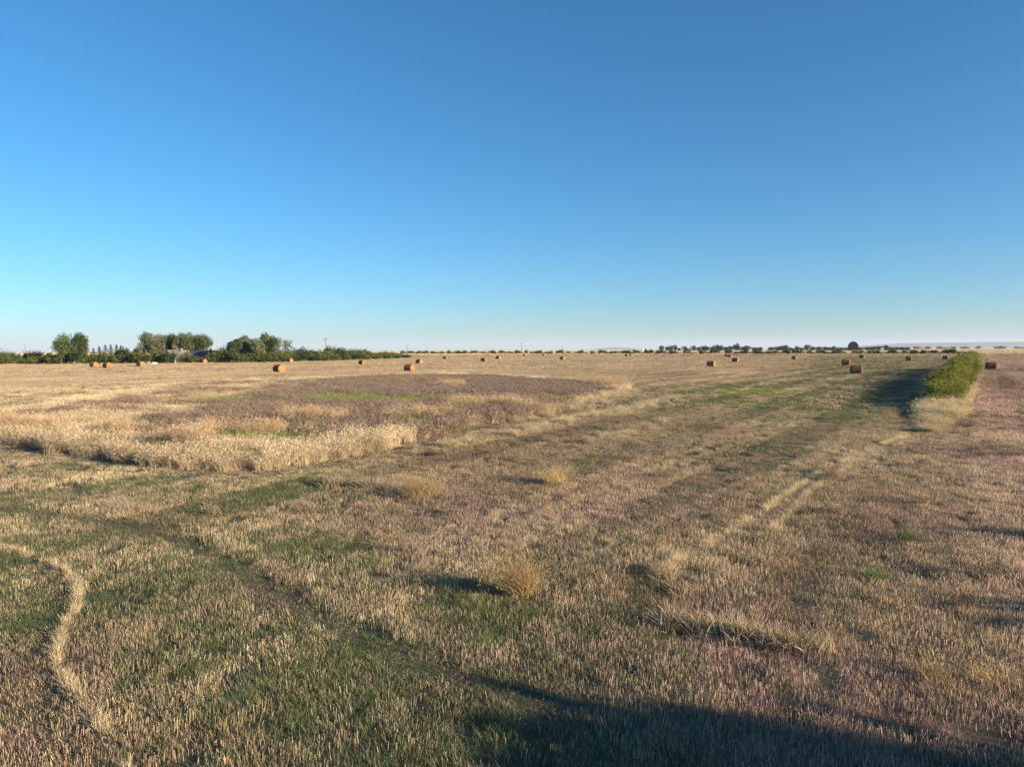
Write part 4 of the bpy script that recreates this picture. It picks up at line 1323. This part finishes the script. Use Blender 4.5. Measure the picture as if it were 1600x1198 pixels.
# ------------------------------------------------------------------ single grass tufts
def tuft(loc, h, w, n, mat, label, lean, seed, name='grass_tuft', cat_='grass tuft'):
    global rng
    keep_ = rng; rng = np.random.default_rng(seed)
    v, t, tips = blades(n, w / 2, h, .010, .25, .5, .2, 4, .3)
    v[..., 0] += lean[0] * (v[..., 2] / h) ** 1.5 * h
    v[..., 1] += lean[1] * (v[..., 2] / h) ** 1.5 * h
    tp = tips.copy(); tp[:, 0] += lean[0] * h * (tips[:, 2] / h) ** 1.5; tp[:, 1] += lean[1] * h * (tips[:, 2] / h) ** 1.5
    hv, hd = heads(tp[: n // 2], .07, 3, .8, (.4, 1))
    o = link(name, quads_mesh(name, np.concatenate([v, hv]), np.concatenate([t, hd]), mat))
    o.location = (loc[0], loc[1], float(hz(np.array([loc[0]]), np.array([loc[1]]))[0]))
    tag(o, label, cat_)
    rng = keep_
tuft(P(820, 932), .66, .5, 760, M_dry, 'tall golden grass tuft standing alone in the foreground, leaning left', (-.36, .12), 1)
tuft(P(868, 758), .62, .8, 420, M_dry, 'dry grass tuft in the middle of the stubble, beyond the lone golden tuft', (-.1, 0), 2)
tuft(P(660, 778), .70, 1.2, 420, M_dry, 'yellowish bushy tuft at the green edge left of centre', (0, 0), 3)
tuft(P(1390, 655), .8, 1.0, 260, M_dry, 'pale grass tuft at the lower edge of the hedge shadow', (0, 0), 4)
tuft(P(1418, 846), .28, .5, 160, M_weedgreen, 'small green weed in the pinkish stubble at right', (0, 0), 5, 'green_weed', 'weed')
tuft(P(1365, 902), .26, .45, 150, M_weedgreen, 'smaller green weed nearer the camera in the pinkish stubble', (0, 0), 6, 'green_weed', 'weed')
tuft(P(757, 565.4), .9, 1.4, 120, M_leaf_brown, 'small dark weed beside a round bale on the far field', (0, 0), 7, 'dark_weed', 'weed')
tuft(P(1555, 1075), .30, .6, 120, M_dry, 'golden grass tuft near the right edge of the foreground', (-.2, .1), 8)
tuft(P(1455, 1065), .28, .5, 110, M_dry, 'golden grass tuft second from the right edge of the foreground', (-.2, .1), 9)

# ------------------------------------------------------------------ hills on the horizon
def hill(pts, Y, label):
    """a broad low ridge: pts are photograph pixels of the crest line"""
    M_h = rough_mat('far_hill_grass', (.16, .14, .10), (.24, .20, .13), .004, .95, 0, 'Object')
    b = MB(); vs, fs = [], []
    dep = [(-2600, 0), (-1700, .35), (-900, .8), (0, 1.0), (1200, .8), (2600, 0)]
    for px, py in pts:
        c = PA(px, py, Y)
        for dy, k in dep:
            vs.append((c.x * (Y + dy) / Y, Y + dy, max(c.z, .5) * k - (3 if k == 0 else 0)))
    n = len(dep)
    for i in range(len(pts) - 1):
        for k in range(n - 1):
            fs.append((i * n + k, (i + 1) * n + k, (i + 1) * n + k + 1, i * n + k + 1))
    b.add(vs, fs)
    o = link('hills', b.mesh('hills', M_h, True))
    tag(o, label, None, None, 'structure')
hill([(1290, 544.5), (1330, 541.5), (1370, 538.5), (1400, 536.5), (1440, 535.5), (1480, 535), (1520, 534.6), (1545, 533.8), (1580, 533.8), (1620, 533), (1700, 532.5), (1800, 534), (1950, 538)], 14000, 'long pale blue ridge on the right horizon')
hill([(925, 546), (945, 543.6), (960, 542.4), (972, 543), (985, 543.8), (1005, 545.6)], 17000, 'faint low hump on the horizon near the centre')

# ------------------------------------------------------------------ haze
b = MB()
b.box(-25000, 25000, -25000, 25000, -4, 240)
m, nt, out = new_mat('haze_air')
pv = nt.nodes.new('ShaderNodeVolumePrincipled')
pv.inputs['Color'].default_value = (.70, .82, 1.0, 1)
pv.inputs['Density'].default_value = 0.000042
pv.inputs['Anisotropy'].default_value = 0.1
nt.links.new(pv.outputs[0], out.inputs['Volume'])
hzo = link('haze', b.mesh('haze', m))
tag(hzo, kind='stuff')
